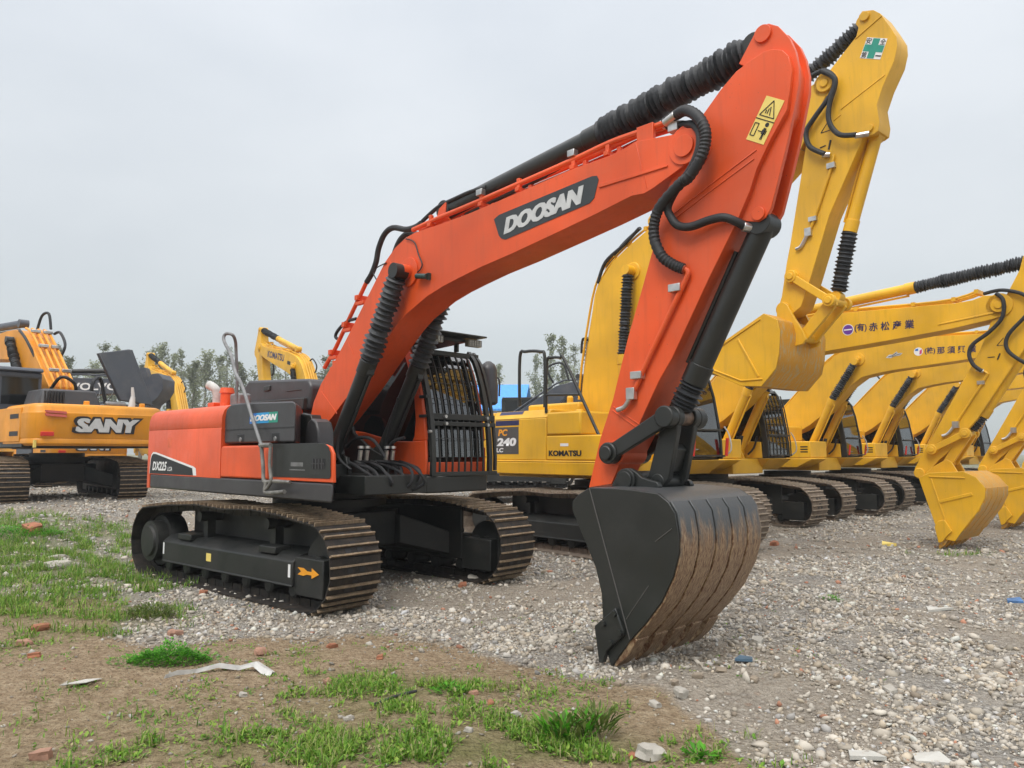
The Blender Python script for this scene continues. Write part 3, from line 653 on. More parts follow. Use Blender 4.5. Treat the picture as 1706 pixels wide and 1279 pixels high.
m = MB(); m.tube(T['WIRE'], .007, 6, 5); m.tube([(1.39, -.3, 3.5), (1.3, -.3, 3.62), (1.42, -.32, 3.66), (1.58, -.318, 3.68)], .007, 6, 4); m.build('lamp_wire', 'rubber', boom)
m = MB(); m.tube(T['H1'], .042, 12, 8, .07); boomh = m.build('arm_supply_hose', 'rubber', boom)
m = MB(); m.tube(T['H2'], .032, 12, 6); m.build('bucket_supply_hose', 'rubber', boom)
m = MB(); m.tube([(3.328, -.31, 3.797)] * 0 + [(2.19, -.36, 3.42), (2.3, -.36, 3.40), (2.36, -.36, 3.39)], .03, 12, 1); m.box(2.34, 2.37, -.35, -.31, 3.36, 3.43); m.build('work_lamp', plain('dark_green_plastic', (.02, .05, .045), .4), boom)
m = MB(); m.prism(T['PLATE'], -.3145, -.311); m.build('name_plate', 'plate', boom, 0, smooth=False)
P0, P1, P2 = (Vector(p) for p in T['PLATETXT'])
sh = (P1 - P0).normalized()
lettering('name_lettering', 'DOOSAN', (3.475, -.315, 3.617), (1, 0, .083), (-.083, 0, 1), .158, .985, .3, .075, 'silver', boom)

# ---- boom rams
cylinder('boom_cylinder', main, (.78, -.45, 1.54), (1.47, -.45, 2.57), (1.95, -.45, 3.42), .088, 'black', SL, gaiter=.125, ng=16)
cylinder('boom_cylinder', main, (.78, .24, 1.54), (1.47, .24, 2.57), (1.95, .24, 3.42), .088, 'black', SL, gaiter=.125, ng=16)
cylinder('arm_cylinder', main, (2.42, -.11, 4.13), (4.49, -.11, 4.355), (5.90, -.11, 4.56), .095, 'black', SL, gaiter=.135, ng=34)
m = MB()
for k in range(13):
    x = 1.0 + random.uniform(-.1, .45); y = random.uniform(-.42, .3)
    m.tube([(.75 + k * .03, y, 1.45), (x + .1, y + random.uniform(-.12, .12), 1.34 + random.uniform(0, .1)), (x + .22, y * .8, 1.22), (x + .05, y * .6, 1.12)], .018, 8, 5)
for y in (-.52, .14):
    m.tube([(1.22, y, 2.2), (.98, y + .02, 1.72), (.95, y + .03, 1.5), (1.1, y + .1, 1.36)], .018, 8, 4)
m.tube([(.82, -.3, 1.62), (1.0, -.28, 1.72), (1.2, -.2, 1.7), (1.3, -.1, 1.5)], .02, 8, 5); m.tube([(1.0, .14, 1.55), (1.15, .12, 1.68), (1.3, .18, 1.73)], .02, 8, 5)
m.build('ram_hose', 'rubber', main, slew=SL)
m = MB()
for y in (-.36, -.27, .0, .09): m.cyl((1.18, y, 1.47), (1.2, y, 1.58), .026, seg=12); m.cyl((1.2, y, 1.6), (1.2, y, 1.63), .034, seg=6)
m.build('hose_ferrule', 'steel', main, slew=SL)

# ---- arm
def arm_extra(m):
    for a, b in ((-.215, -.175), (-.045, -.005)): m.prism(T['ARMPLATE'], a, b)
    m.cyl((6.077, -.235, 4.6), (6.077, .015, 4.6), .065, seg=22); m.cyl((6.0, -.235, 3.27), (6.0, .015, 3.27), .05, seg=20)
    m.prism([(5.66, 3.18), (5.665, 3.165), (6.09, 3.63), (6.08, 3.645)], -.266, -.255) if 0 else None
    m.tube([(5.28, -.262, 3.4), (5.6, -.262, 3.55), (6.02, -.262, 3.73)], .006, 6, 1); m.tube([(5.27, -.262, 3.35), (5.6, -.262, 3.5), (6.0, -.262, 3.67)], .006, 6, 1)
    m.tube([(4.70, -.262, 1.93), (4.83, -.262, 1.85), (4.97, -.262, 1.77)], .006, 6, 2); m.tube([(4.69, -.262, 1.90), (4.82, -.262, 1.82), (4.95, -.262, 1.74)], .006, 6, 2)
    m.cyl((4.709, -.275, 1.548), (4.709, .055, 1.548), .1, seg=24); m.cyl((5.463, -.27, 3.9), (5.463, .05, 3.9), .2, seg=30)
arm = box_arm('arm', T['ARM'], -.26, .04, 'red', main, SL, .012, arm_extra)
m = MB(); m.tube(T['ARMPIPE'], .021, 10, 3); m.build('arm_pipe', 'red', arm)
m = MB(); m.tube(T['ARMTAP'], .02, 10, 4); m.box(4.87, 4.95, -.32, -.27, 1.975, 2.07)
for x, y, z in T['ARMCLAMP']: m.box(x - .055, x + .05, -.325, -.26, z - .03, z + .03)
m.cyl((5.33, -.317, 3.0), (5.42, -.3, 2.95), .034, seg=12); m.cyl((5.79, -.29, 3.26), (5.88, -.22, 3.21), .027, seg=12); m.cyl((5.88, -.23, 3.2), (5.92, -.17, 3.19), .036, seg=12)
m.build('pipe_fitting', 'steel', arm, .004)
wq = [Vector((p[0], p[2])) for p in T['WARN']]
m = MB(); m.prism([tuple(p) for p in wq], -.2635, -.261); m.build('warning_sticker', 'warn', arm, smooth=False)
def S(u, v): q = wq[3].lerp(wq[2], u).lerp(wq[0].lerp(wq[1], u), v); return (q.x, q.y)
m = MB()
def bar(a, b, w=.004): m.tube([(S(*a)[0], -.2645, S(*a)[1]), (S(*b)[0], -.2645, S(*b)[1])], w, 4, 1)
for a, b in (((.1, .58), (.9, .58)), ((.1, .58), (.5, .94)), ((.9, .58), (.5, .94)), ((0, .5), (1, .5)), ((.62, .62), (.5, .8)), ((.45, .64), (.45, .76)), ((.35, .64), (.35, .72)),
             ((.08, .12), (.3, .12)), ((.08, .4), (.3, .4)), ((.08, .12), (.08, .4)), ((.3, .12), (.3, .4)), ((.4, .25), (.62, .25)), ((.76, .08), (.74, .2)), ((.68, .08), (.7, .2)), ((.62, .3), (.64, .2)), ((.83, .3), (.82, .2))): bar(a, b)
bar((.72, .2), (.72, .34), .012); q = S(.72, .42); m.cyl((q[0], -.2625, q[1]), (q[0], -.2655, q[1]), .016, seg=12)
m.build('warning_pictogram', 'ink', arm)

# ---- bucket ram, linkage, bucket
cylinder('bucket_cylinder', main, (5.985, -.11, 3.22), (5.365, -.11, 2.09), (5.262, -.11, 1.90), .088, 'black', SL, gaiter=.105, ng=6, eye=False)
m = MB()
A_, B_ = Vector((4.709, 1.548)), Vector((5.253, 1.826)); d = (B_ - A_).normalized(); n = Vector((-d.y, d.x))
for ya, yb in ((-.345, -.29), (.07, .125)):
    c = [A_ + n * .06, B_ + n * .065, B_ - n * .065, A_ - n * .06]
    m.prism([tuple(q) for q in c], ya, yb)
    for q, r in ((A_, .088), (B_, .085)): m.cyl((q.x, ya - .02, q.y), (q.x, yb + .02, q.y), r, seg=24)
    m.cyl((A_.x, ya - .05, A_.y), (A_.x, ya - .02, A_.y), .06, seg=24)
m.build('idler_link', 'black', main, .01, slew=SL)
m = MB(); m.cyl((B_.x, -.32, B_.y), (B_.x, .1, B_.y), .062, seg=20)
m.build('link_pin', rusty('greasy_pin_steel', (.1, .085, .075), (.2, .12, .08), (.3, .2, .14), .4, .6, .4, .6), main, slew=SL)
C_ = Vector((5.117, 1.33))
m = MB()
for ya, yb in ((-.255, -.195), (-.02, .04)):
    m.prism([(B_.x - .075, B_.y + .02), (B_.x + .06, B_.y + .04), (B_.x + .05, B_.y - .1), (C_.x + .1, C_.y + .02), (C_.x, C_.y - .085), (C_.x - .1, C_.y)], ya, yb)
    m.cyl((B_.x, ya - .006, B_.y), (B_.x, yb + .006, B_.y), .085, seg=22)
m.prism([(5.2, 1.62), (5.24, 1.58), (5.18, 1.4), (5.12, 1.42)], -.2, -.02); m.cyl((C_.x, -.26, C_.y), (C_.x, .05, C_.y), .06, seg=20)
m.build('bucket_link', 'black', main, .008, slew=SL)
back = [(5.165, .18)] + T['BUCKET'][10:] + [T['BUCKET'][0]]
ears = [(4.74, 1.26), (4.76, 1.31), (4.82, 1.40), (4.88, 1.43), (4.93, 1.43), (4.99, 1.40), (5.04, 1.36), (5.10, 1.345), (5.18, 1.33), (5.20, 1.30), (5.19, 1.26)]
bk = make_bucket(main, T['BUCKET'], back, -.74, .42, (ears, ((-.36, -.31), (.09, .14))), ('black', 'bucketback', 'bucketback'), SL, (-.56, -.83), 10, tooth=(.25, .075),
                 rib=[((4.832, 1.285), (5.19, .225), .005), ((5.16, .36), (5.36, .62), .004), ((5.42, .93), (5.56, 1.03), .004)], ribmat='plategrey')
for o in bk.children:
    if o.name.startswith('bucket_tooth'): o.location.x = -.01
m = MB(); m.prism(T['CUTTER'], -.775, -.735); sc_ = m.build('side_cutter', 'black', bk, .008)
m = MB()
for x, z in ((5.085, .395), (5.135, .27), (5.05, .18), (4.985, .31)): m.cyl((x, -.795, z), (x, -.775, z), .022, seg=6)
m.build('cutter_bolt', 'black', bk)
m = MB(); m.prism([(x, z) for x, z in T['CUTTER']], .415, .455); m.build('side_cutter', 'black', bk, .008)
m = MB(); m.cyl((4.9, -.4, 1.338), (4.9, .18, 1.338), .068, seg=24); m.cyl((4.9, -.385, 1.338), (4.9, -.36, 1.338), .09, seg=24); m.build('bucket_pin', 'black', bk, .004)
m = MB(); m.tube([(5.075, -.748, .36), (5.075, .42, .33)], .012, 8, 1); m.build('lip_weld', 'worn', bk)

# ---- cab
CF = [(1.43, 1.29), (1.435, 1.5), (1.42, 1.7), (1.39, 1.95), (1.335, 2.2), (1.27, 2.42), (1.2, 2.6), (1.12, 2.76), (1.02, 2.84)]
cab = MB()
cab.box(-.28, 1.40, .40, 1.36, 1.285, 1.33)                                            # floor
cab.box(-.32, -.26, .40, 1.36, 1.285, 1.86); cab.box(-.32, -.26, .40, .48, 1.86, 2.8); cab.box(-.32, -.26, 1.28, 1.36, 1.86, 2.8)     # rear wall with its window opening
cab.prism([(-.3, 2.78), (1.06, 2.78), (1.02, 2.85), (.8, 2.89), (-.2, 2.89), (-.32, 2.84)], .40, 1.36)
lowp = [(-.28, 1.29), (1.43, 1.29), (1.435, 1.5), (1.42, 1.7), (1.18, 1.69), (.78, 1.70), (.15, 1.82), (-.28, 1.86)]
cab.prism(lowp, .395, .43); cab.prism([(-.28, 1.29), (1.43, 1.29), (1.43, 1.62), (-.28, 1.62)], 1.33, 1.36)
inner = [(1.42, 1.7), (1.39, 1.95), (1.335, 2.2), (1.27, 2.42), (1.2, 2.6), (1.12, 2.76), (1.02, 2.84), (.9, 2.84), (1.0, 2.72), (1.08, 2.55), (1.14, 2.4), (1.19, 2.2), (1.22, 1.95), (1.2, 1.75), (1.16, 1.69)]
cab.prism(inner, .395, .44); cab.prism(inner, 1.32, 1.36)
cab.prism([(1.43, 1.29), (1.435, 1.44), (1.40, 1.44), (1.40, 1.29)], .44, 1.32)
cb = cab.build('cab', 'red', main, .012, slew=SL)
m = MB(); m.prism([(-.27, 1.86), (.15, 1.82), (.78, 1.70), (1.16, 1.69), (1.2, 1.75), (1.22, 1.95), (1.19, 2.2), (1.14, 2.4), (1.08, 2.55), (1.0, 2.72), (.9, 2.78), (-.27, 2.78)], .4, .412); m.build('side_window', 'glass_dark', cb)
m = MB(); m.prism([(-.2, 1.65), (1.18, 1.65), (1.19, 2.2), (1.08, 2.55), (.95, 2.76), (-.2, 2.76)], 1.343, 1.35); m.build('door_window', 'glass_dark', cb)
m = MB(); m.strip([(x - .02, z) for x, z in CF[1:]], .006, .45, 1.32); m.build('windscreen', 'glass', cb, smooth=True)
m = MB(); m.box(.15, .62, .62, 1.1, 1.62, 1.76); m.box(.1, .25, .62, 1.1, 1.7, 2.35); m.box(.1, .2, .74, .98, 2.38, 2.6); m.box(.2, .42, .62, 1.1, 1.33, 1.62); st = m.build('operator_seat', 'seat', cb, .05)
m = MB(); m.box(.3, .95, .46, .6, 1.33, 1.82); m.box(.3, .9, 1.14, 1.28, 1.33, 1.8); m.box(1.05, 1.2, .5, .72, 1.33, 1.95); m.tube([(1.0, .82, 1.33), (1.05, .82, 1.75)], .015, 8, 1); m.tube([(1.0, .92, 1.33), (1.05, .92, 1.75)], .015, 8, 1); m.box(.98, 1.14, .48, .66, 1.95, 2.15)
m.build('control_console', 'interior', cb, .02)
m = MB(); m.box(1.0, 1.02, .86, 1.06, 2.02, 2.2); m.build('instruction_card', plain('pale_green_card', (.45, .6, .42), .6), cb)
# windscreen guard
G = [(x + .075, z) for x, z in CF]
def gpt(z):
    for (xa, za), (xb, zb) in zip(G, G[1:]):
        if za <= z <= zb: return xa + (xb - xa) * (z - za) / (zb - za)
    return G[-1][0]
m = MB()
zs = [1.30, 1.5, 1.7, 1.93, 2.15, 2.35, 2.55, 2.7, 2.82]
def railbar(y, w, zlo, zhi, t=.03):
    line = [(gpt(z), z) for z in ([zlo] + [q for q in zs if zlo < q < zhi] + [zhi])]; m.strip(line, t, y - w / 2, y + w / 2, -1)
for y in (.42, 1.33): railbar(y, .06, 1.29, 2.83, .05)
railbar(1.43, .04, 1.33, 2.84, .035)
for k in range(8):
    y = .5 + (1.27 - .5) * (k + .35) / 7.7; railbar(y, .022, 1.30, 2.76, .02)
for z, h in ((1.30, .05), (1.90, .05), (1.985, .07), (2.80, .06)): m.box(gpt(z) - .01, gpt(z) + .045, .40, 1.45, z - h / 2, z + h / 2)
for z in (1.5, 1.72, 2.2, 2.4, 2.6): m.box(gpt(z) + .005, gpt(z) + .012, .44, 1.32, z - .004, z + .004)
for z in (1.97, 2.2): m.box(1.33, 1.46, .36, .42, z, z + .035)
gd = m.build('windscreen_guard', 'black', cb, .006)
m = MB()
for y in (.62, 1.3):
    for z in (1.90, 1.985): m.cyl((gpt(z) + .03, y, z), (gpt(z) + .075, y, z), .02, seg=12)
m.cyl((1.52, .4, 1.8), (1.52, .36, 1.8), .02, seg=10); m.build('guard_bolt', 'steel', cb)
m = MB()
m.prism([(.35, 2.965), (1.60, 2.985), (1.60, 3.005), (.35, 3.045)], .34, 1.22); m.prism([(.45, 2.89), (1.4, 2.93), (1.4, 2.975), (.45, 2.975)], .38, 1.05)
for y in (.5, 1.1): m.box(1.12, 1.18, y - .02, y + .02, 2.84, 2.985)
m.build('rain_visor', 'black', cb, .006)
for y in (.5, 1.13):
    m = MB(); m.box(1.4, 1.48, y - .11, y + .11, 2.88, 2.97); wl = m.build('work_light', 'lens', cb, .008)
    m = MB()
    for k in range(6): m.box(1.48, 1.486, y - .1 + k * .04, y - .096 + k * .04, 2.885, 2.965)
    for k in range(3): m.box(1.48, 1.486, y - .105, y + .105, 2.895 + k * .03, 2.899 + k * .03)
    m.build('light_grille', 'worn', wl)
m = MB(); m.rings((1.2, 1.62, 2.18), (1.2, 1.62, 2.76), [(0, .09), (.05, .125), (.45, .13), (.5, .12), (.8, .115), (.93, .085), (1, .03)], 20); m.tube([(1.2, 1.36, 2.1), (1.24, 1.5, 2.06), (1.22, 1.62, 2.2)], .012, 8, 3); m.tube([(1.26, 1.76, 2.3), (1.26, 1.76, 2.52), (1.22, 1.7, 2.56)], .012, 8, 3)
m.build('side_mirror', 'grey', cb)
# ------------------------------------------------------------------ the yellow excavators
def yellow_body(root, paint='yellow', slew=0.0, shoe='shoe_pale', grouser='grouser_pale', rails=False, guard=True):
    undercarriage(root, -2.1, 2.1, 2.39, .7, .43, shoe, grouser)
    m = MB()
    m.prism_z([(-2.2, -1.38), (1.0, -1.38), (1.34, -1.38), (1.34, -.6), (-2.2, -.6)], 1.40, 1.43)
    m.hexa([(-2.2, -1.36, 1.2), (.95, -1.36, 1.2), (.95, -.6, 1.2), (-2.2, -.6, 1.2), (-2.2, -1.38, 1.40), (1.34, -1.38, 1.40), (1.34, -.6, 1.40), (-2.2, -.6, 1.40)])
    m.hexa([(-1.6, .6, 1.2), (1.1, .6, 1.2), (1.1, 1.36, 1.2), (-1.6, 1.36, 1.2), (-1.6, .38, 1.43), (1.42, .38, 1.43), (1.42, 1.38, 1.43), (-1.6, 1.38, 1.43)])
    m.box(-2.2, 1.15, -.6, .6, 1.12, 1.43)
    m.build('side_skirt', paint, root, .015, slew=slew)
    m = MB(); a = 1.36; p = [(-1.5, -a)]
    for k in range(6): t = R(90) * k / 5; p.append((-2.35 - .32 * math.sin(t), -a + .32 - .32 * math.cos(t)))
    p += [(-2.78, 0)]
    for k in range(6): t = R(90) * k / 5; p.append((-2.35 - .32 * math.cos(t), a - .32 + .32 * math.sin(t)))
    p += [(-1.5, a)]
    m.prism_z(p, 1.2, 2.1); m.prism_z(p, 2.1, 2.25, [(x + (.1 if x < -1.6 else 0), y * .94) for x, y in p]); cw = m.build('counterweight', paint, root, .02, slew=slew)
    m = MB(); m.prism_z([(-1.5, -1.36), (-.11, -1.36), (-.11, 1.34), (-1.5, 1.34)], 1.43, 2.12); m.prism_z([(-1.5, -1.36), (-.11, -1.36), (-.11, 1.34), (-1.5, 1.34)], 2.12, 2.26, [(-1.5, -1.24), (-.11, -1.24), (-.11, 1.24), (-1.5, 1.24)]); m.build('side_panel', paint, root, .015, slew=slew)
    m = MB(); m.box(-.10, .66, -1.36, -.42, 1.835, 2.2); m.cyl((.2, -.9, 2.2), (.2, -.9, 2.26), .07, seg=14); m.build('fuel_tank', paint, root, .045, slew=slew)
    m = MB(); m.box(-.10, 1.30, -1.365, -.5, 1.435, 1.825); tb = m.build('tool_box', paint, root, .02, slew=slew)
    m = MB()
    for k in range(3): m.box(1.06, 1.24, -1.369, -1.36, 1.56 + k * .06, 1.59 + k * .06)
    m.build('vent_slots', 'ink', tb)
    m = MB(); m.box(-1.5, -.2, -.5, .9, 2.24, 2.42); m.cyl((-1.2, .3, 2.4), (-1.2, .3, 2.62), .06, seg=14); m.build('engine_hood', paint, root, .04, slew=slew)
    m = MB()
    for ya, yb in ((-.4, -.34), (.14, .2)): m.prism([(-.3, 1.4), (.98, 1.4), (.92, 1.58), (.6, 1.68), (.3, 2.0), (.14, 2.22), (-.1, 2.22), (-.25, 1.9)], ya, yb)
    m.build('boom_bracket', paint, root, .01, slew=slew)
    # cab
    side = [(-.1, 1.435), (1.68, 1.435), (1.67, 1.75), (1.62, 2.1), (1.55, 2.5), (1.46, 2.8), (1.3, 2.93), (-.1, 2.93)]
    c = MB(); c.box(-.1, 1.60, .4, 1.34, 1.435, 1.48); c.box(-.12, -.06, .4, 1.34, 1.43, 2.93); c.prism([(-.1, 2.86), (1.4, 2.86), (1.3, 2.95), (1.1, 2.98), (-.1, 2.98)], .39, 1.35)
    for ya, yb in ((.392, .44), (1.3, 1.345)):
        c.prism([(1.55, 1.45), (1.68, 1.45), (1.67, 1.75), (1.62, 2.1), (1.55, 2.5), (1.46, 2.8), (1.36, 2.93), (1.28, 2.86), (1.40, 2.6), (1.5, 2.1), (1.55, 1.75)], ya, yb)
        c.prism([(-.1, 1.45), (.0, 1.45), (.0, 2.9), (-.1, 2.9)], ya, yb)
    cab = c.build('cab', 'black', root, .01, slew=slew)
    m = MB(); m.prism([(-.12, 1.44), (1.54, 1.44), (1.52, 1.78), (.6, 1.84), (-.12, 1.86)], .375, .41); m.prism([(-.12, 1.44), (1.45, 1.44), (1.45, 1.75), (-.12, 1.86)], 1.33, 1.36); m.build('cab_panel', paint, cab, .01)
    m = MB(); m.prism([(-.05, 1.5), (1.56, 1.48), (1.54, 1.8), (1.49, 2.1), (1.39, 2.6), (1.28, 2.86), (-.05, 2.86)], .398, .406); m.build('side_window', 'glass_dark', cab)
    m = MB(); m.prism([(-.05, 1.85), (1.45, 1.8), (1.39, 2.6), (1.28, 2.84), (-.05, 2.84)], 1.325, 1.332); m.build('door_window', 'glass', cab)
    m = MB(); m.strip([(1.655, 1.5), (1.65, 1.75), (1.6, 2.1), (1.53, 2.5), (1.44, 2.8)], .006, .44, 1.3); m.build('windscreen', 'glass', cab)
    m = MB(); m.box(.3, .8, .6, 1.1, 1.48, 1.95); m.box(.25, .4, .6, 1.1, 1.9, 2.5); m.box(1.1, 1.3, .5, .75, 1.48, 2.1); m.build('operator_seat', 'seat', cab, .04)
    if guard:
        m = MB()
        for k in range(9): z = 1.5 + k * .15; xx = 1.70 - max(0, z - 1.75) * .17; m.box(xx, xx + .015, .42, 1.34, z - .006, z + .006)
        for k in range(4): y = .43 + k * .3; m.strip([(1.69, 1.48), (1.685, 1.75), (1.635, 2.1), (1.565, 2.5), (1.475, 2.8)], .015, y, y + .018, -1)
        m.build('windscreen_guard', 'black', cab)
    else:
        m = MB()
        for z in (1.5, 1.93): m = MB(); xx = 1.70 - max(0, z - 1.75) * .17; m.box(xx, xx + .03, .42, 1.34, z - .015, z + .015); m.build('lower_rail', 'black', cab, .005)
    m = MB(); m.tube([(1.62, 1.42, 1.48), (1.76, 1.46, 1.6), (1.73, 1.46, 1.85), (1.66, 1.42, 2.0)], .013, 8, 4); m.build('grab_handle', 'silver', cab)
    cab.location.x = -.28
    return cab

def child_of(o, nm): return [c for c in o.children if c.name.split('.')[0] == nm][0]
def links(root, A, B, C, mat, slew, y=(-.33, .1)):
    A, B, C = Vector(A), Vector(B), Vector(C); d = (B - A).normalized(); n = Vector((-d.y, d.x)); m = MB()
    for ya, yb in ((y[0] - .03, y[0] + .02), (y[1] - .02, y[1] + .03)):
        m.prism([tuple(q) for q in (A + n * .05, B + n * .05, B - n * .05, A - n * .05)], ya, yb)
        for q in (A, B): m.cyl((q.x, ya - .012, q.y), (q.x, yb + .012, q.y), .085, seg=20); m.cyl((q.x, ya - .03, q.y), (q.x, ya - .012, q.y), .05, seg=12)
    m.build('idler_link', mat, root, .008, slew=slew)
    d = (C - B).normalized(); n = Vector((-d.y, d.x)); m = MB()
    for ya, yb in ((y[0] + .06, y[0] + .12), (y[1] - .12, y[1] - .06)):
        m.prism([tuple(q) for q in (B + n * .08, C + n * .075, C + d * .08, C - n * .075, B - n * .08, B - d * .06)], ya, yb)
    m.cyl((B.x, y[0], B.y), (B.x, y[1], B.y), .055, seg=16); m.cyl((C.x, y[0] + .03, C.y), (C.x, y[1] - .03, C.y), .055, seg=16)
    m.build('bucket_link', mat, root, .006, slew=slew)

def yellow_boom(root, out, tip, foot, eye, paint, slew, pipes, bpipe, tipline=None):
    def ex(m):
        m.cyl((tip[0], -.335, tip[1]), (tip[0], .185, tip[1]), .12, seg=22); m.cyl((tip[0], -.355, tip[1]), (tip[0], .2, tip[1]), .06, seg=16)
        m.cyl((foot[0], -.33, foot[1]), (foot[0], .18, foot[1]), .12, seg=22)
        m.cyl((eye[0], -.44, eye[1]), (eye[0], .28, eye[1]), .07, seg=18); m.cyl((eye[0], -.325, eye[1]), (eye[0], .175, eye[1]), .15, .12, seg=22)
        if tipline: m.prism(tipline, -.312, -.3)
    b = box_arm('boom', out, -.3, .15, paint, root, slew, .012, ex)
    m = MB()
    for yy in (-.24, -.1, .04): m.tube([(x, yy, z + .05) for x, z in pipes], .02, 8, 2)
    for yy in (-.25, -.16, -.07, .02): m.tube([(x, yy, z) for x, z in bpipe], .02, 8, 2)
    for i in range(1, len(pipes)): x, z = pipes[i]; m.box(x - .03, x + .03, -.27, .07, z + .01, z + .08)
    m.build('boom_pipe', paint, b, 0)
    return b

# -- the row standing in echelon behind: one machine with parts, then copies
def vis(name, x, y, hd): return empty(name, (x, y, gh(x, y, False)), R(hd) - R(90))
row = vis('crawler_excavator', 4.15, 16.9, 43)
yellow_body(row, guard=False)
KB = [(.3, 2.02), (.09, 2.09), (.0, 2.25), (.03, 2.6), (.5, 3.05), (1.128, 3.64), (1.5, 3.93), (1.865, 4.09), (2.2, 4.155), (2.78, 4.185), (3.5, 4.175), (4.59, 4.12), (5.3, 4.085), (5.549, 4.10), (5.721, 4.15), (5.90, 4.13), (6.03, 4.04), (6.05, 3.92), (5.97, 3.80),
      (5.85, 3.745), (5.23, 3.657), (4.428, 3.586), (3.703, 3.53), (2.84, 3.47), (2.519, 3.43), (2.132, 3.36), (1.828, 3.156), (1.297, 2.6), (.8, 2.25), (.535, 2.1)]
kboom = yellow_boom(row, KB, (5.93, 3.96), (.12, 2.2), (2.07, 3.79), 'yellow', 0, [(2.3, 4.16), (2.9, 4.19), (3.6, 4.18), (4.6, 4.125), (5.25, 4.12), (5.6, 4.2)], [(.0, 2.62), (.48, 3.1), (1.1, 3.69), (1.48, 3.98), (1.9, 4.16), (2.3, 4.21)],
                    [(5.0, 3.74), (5.02, 3.77), (5.85, 3.86), (5.85, 3.83)])
m = MB(); m.tube([(x, -.36, z) for x, z in T['K2HOSE']], .032, 10, 6); m.tube([(5.7, -.2, 4.2), (6.0, -.3, 4.2), (6.32, -.34, 4.05), (6.36, -.36, 3.8), (6.05, -.35, 3.45), (6.03, -.35, 3.2), (6.25, -.33, 2.98), (6.42, -.3, 2.9)], .03, 10, 6); m.build('arm_hose', 'rubber', kboom)
m = MB(); m.tube([(.35, -.1, 2.3), (-.1, -.1, 2.9), (-.2, -.1, 2.6), (-.1, -.1, 2.3)], .03, 8, 5); m.tube([(1.05, -.2, 3.7), (.95, -.2, 3.95), (1.35, -.2, 4.15), (1.6, -.2, 4.05)], .025, 8, 5); m.build('boom_hose', 'rubber', kboom)
def karm(m):
    m.cyl((5.93, -.30, 3.96), (5.93, .08, 3.96), .2, seg=26); m.cyl((4.819, -.3, 1.607), (4.819, .08, 1.607), .09, seg=20); m.cyl((4.583, -.3, 1.20), (4.583, .08, 1.20), .09, seg=20)
    m.cyl((6.42, -.3, 4.66), (6.42, .08, 4.66), .07, seg=18)
KA = [(6.30, 4.72), (6.24, 4.5), (6.08, 4.2), (5.9, 3.9), (5.782, 3.679), (5.61, 3.25), (4.508, 1.289), (4.486, 1.181), (4.54, 1.11), (4.64, 1.12), (4.76, 1.25), (4.912, 1.435), (5.029, 1.54), (5.525, 2.12), (6.1, 3.0), (6.45, 3.5), (6.68, 3.6), (6.74, 3.75), (6.6, 4.3), (6.55, 4.65), (6.47, 4.76), (6.38, 4.77)]
ka = box_arm('arm', KA, -.27, .05, 'yellow', row, 0, .012, karm)
m = MB(); m.tube([(5.643, -.29, 2.897), (5.70, -.29, 2.86), (5.66, -.29, 2.76), (5.2, -.29, 2.05)], .02, 8, 2); m.build('arm_pipe', 'yellow', ka)
m = MB(); m.tube([(5.2, -.295, 2.05), (5.12, -.3, 1.93), (5.05, -.3, 1.86), (4.98, -.3, 1.84)], .026, 8, 3); m.box(5.15, 5.25, -.33, -.27, 1.97, 2.08); m.box(5.55, 5.66, -.31, -.26, 2.68, 2.74); m.cyl((5.56, -.335, 2.93), (5.65, -.3, 2.895), .036, seg=10); m.build('pipe_fitting', 'steel', ka)
m = MB(); m.tube([(5.86, -.272, 3.30), (6.0, -.272, 3.30), (5.96, -.272, 3.42), (5.86, -.272, 3.30)], .006, 4, 1); m.tube([(5.72, -.272, 3.12), (5.82, -.272, 3.12)], .008, 4, 1); m.tube([(5.86, -.272, 3.07), (5.9, -.272, 3.17)], .014, 4, 1); m.build('warning_pictogram', 'ink', ka)
cylinder('boom_cylinder', row, (.80, -.44, 1.56), (1.46, -.44, 2.86), (2.0, -.44, 3.66), .085, 'yellow', 0, gaiter=.10, ng=20)
cylinder('boom_cylinder', row, (.80, .24, 1.56), (1.46, .24, 2.86), (2.0, .24, 3.66), .085, 'yellow', 0, gaiter=.10, ng=20)
cylinder('arm_cylinder', row, (2.5, -.09, 4.35), (4.6, -.09, 4.50), (6.28, -.09, 4.64), .095, 'yellow', 0, gaiter=.12, ng=40)
cylinder('bucket_cylinder', row, (6.5, -.1, 3.62), (5.55, -.1, 2.16), (5.38, -.1, 1.95), .085, 'yellow', 0, gaiter=.1, ng=6, eye=False)
m = MB()
for y in (-.36, -.28, .3): m.tube([(.98, y, 1.52), (1.12, y, 1.66), (1.2, y, 1.9)], .022, 8, 3)
m.tube([(1.1, -.3, 1.9), (1.04, -.3, 1.66), (.98, -.3, 1.45)], .03, 8, 3); m.build('ram_hose', 'rubber', row)
links(row, (4.819, 1.607), (5.346, 1.877), (5.032, 1.377), 'yellow', 0)
KE = [(4.60, 1.12), (4.70, 1.2), (4.8, 1.3), (4.93, 1.38), (5.03, 1.44), (5.11, 1.40), (5.16, 1.30), (5.2, 1.22)]
kp = list(T['K2BUCKET']); kp[8] = (5.225, .12); kp[9] = (5.07, .14)
make_bucket(row, [(4.72, 1.13)] + kp[1:], kp[8::-1], -.72, .5, (KE, ((-.33, -.28), (.06, .11))), ('yellow', 'yellowback', 'yellowback'), 0, (-.5, -.85), 9, 4,
            rib=[((4.9, 1.12), (5.1, .38), .025), ((4.88, 1.17), (5.42, 1.16), -.025), ((5.02, .72), (5.52, .87), .05)], tooth=(.19, .065))
kb_ = [c for c in row.children if c.name.startswith('bucket') and c.name.split('.')[0] == 'bucket'][0]
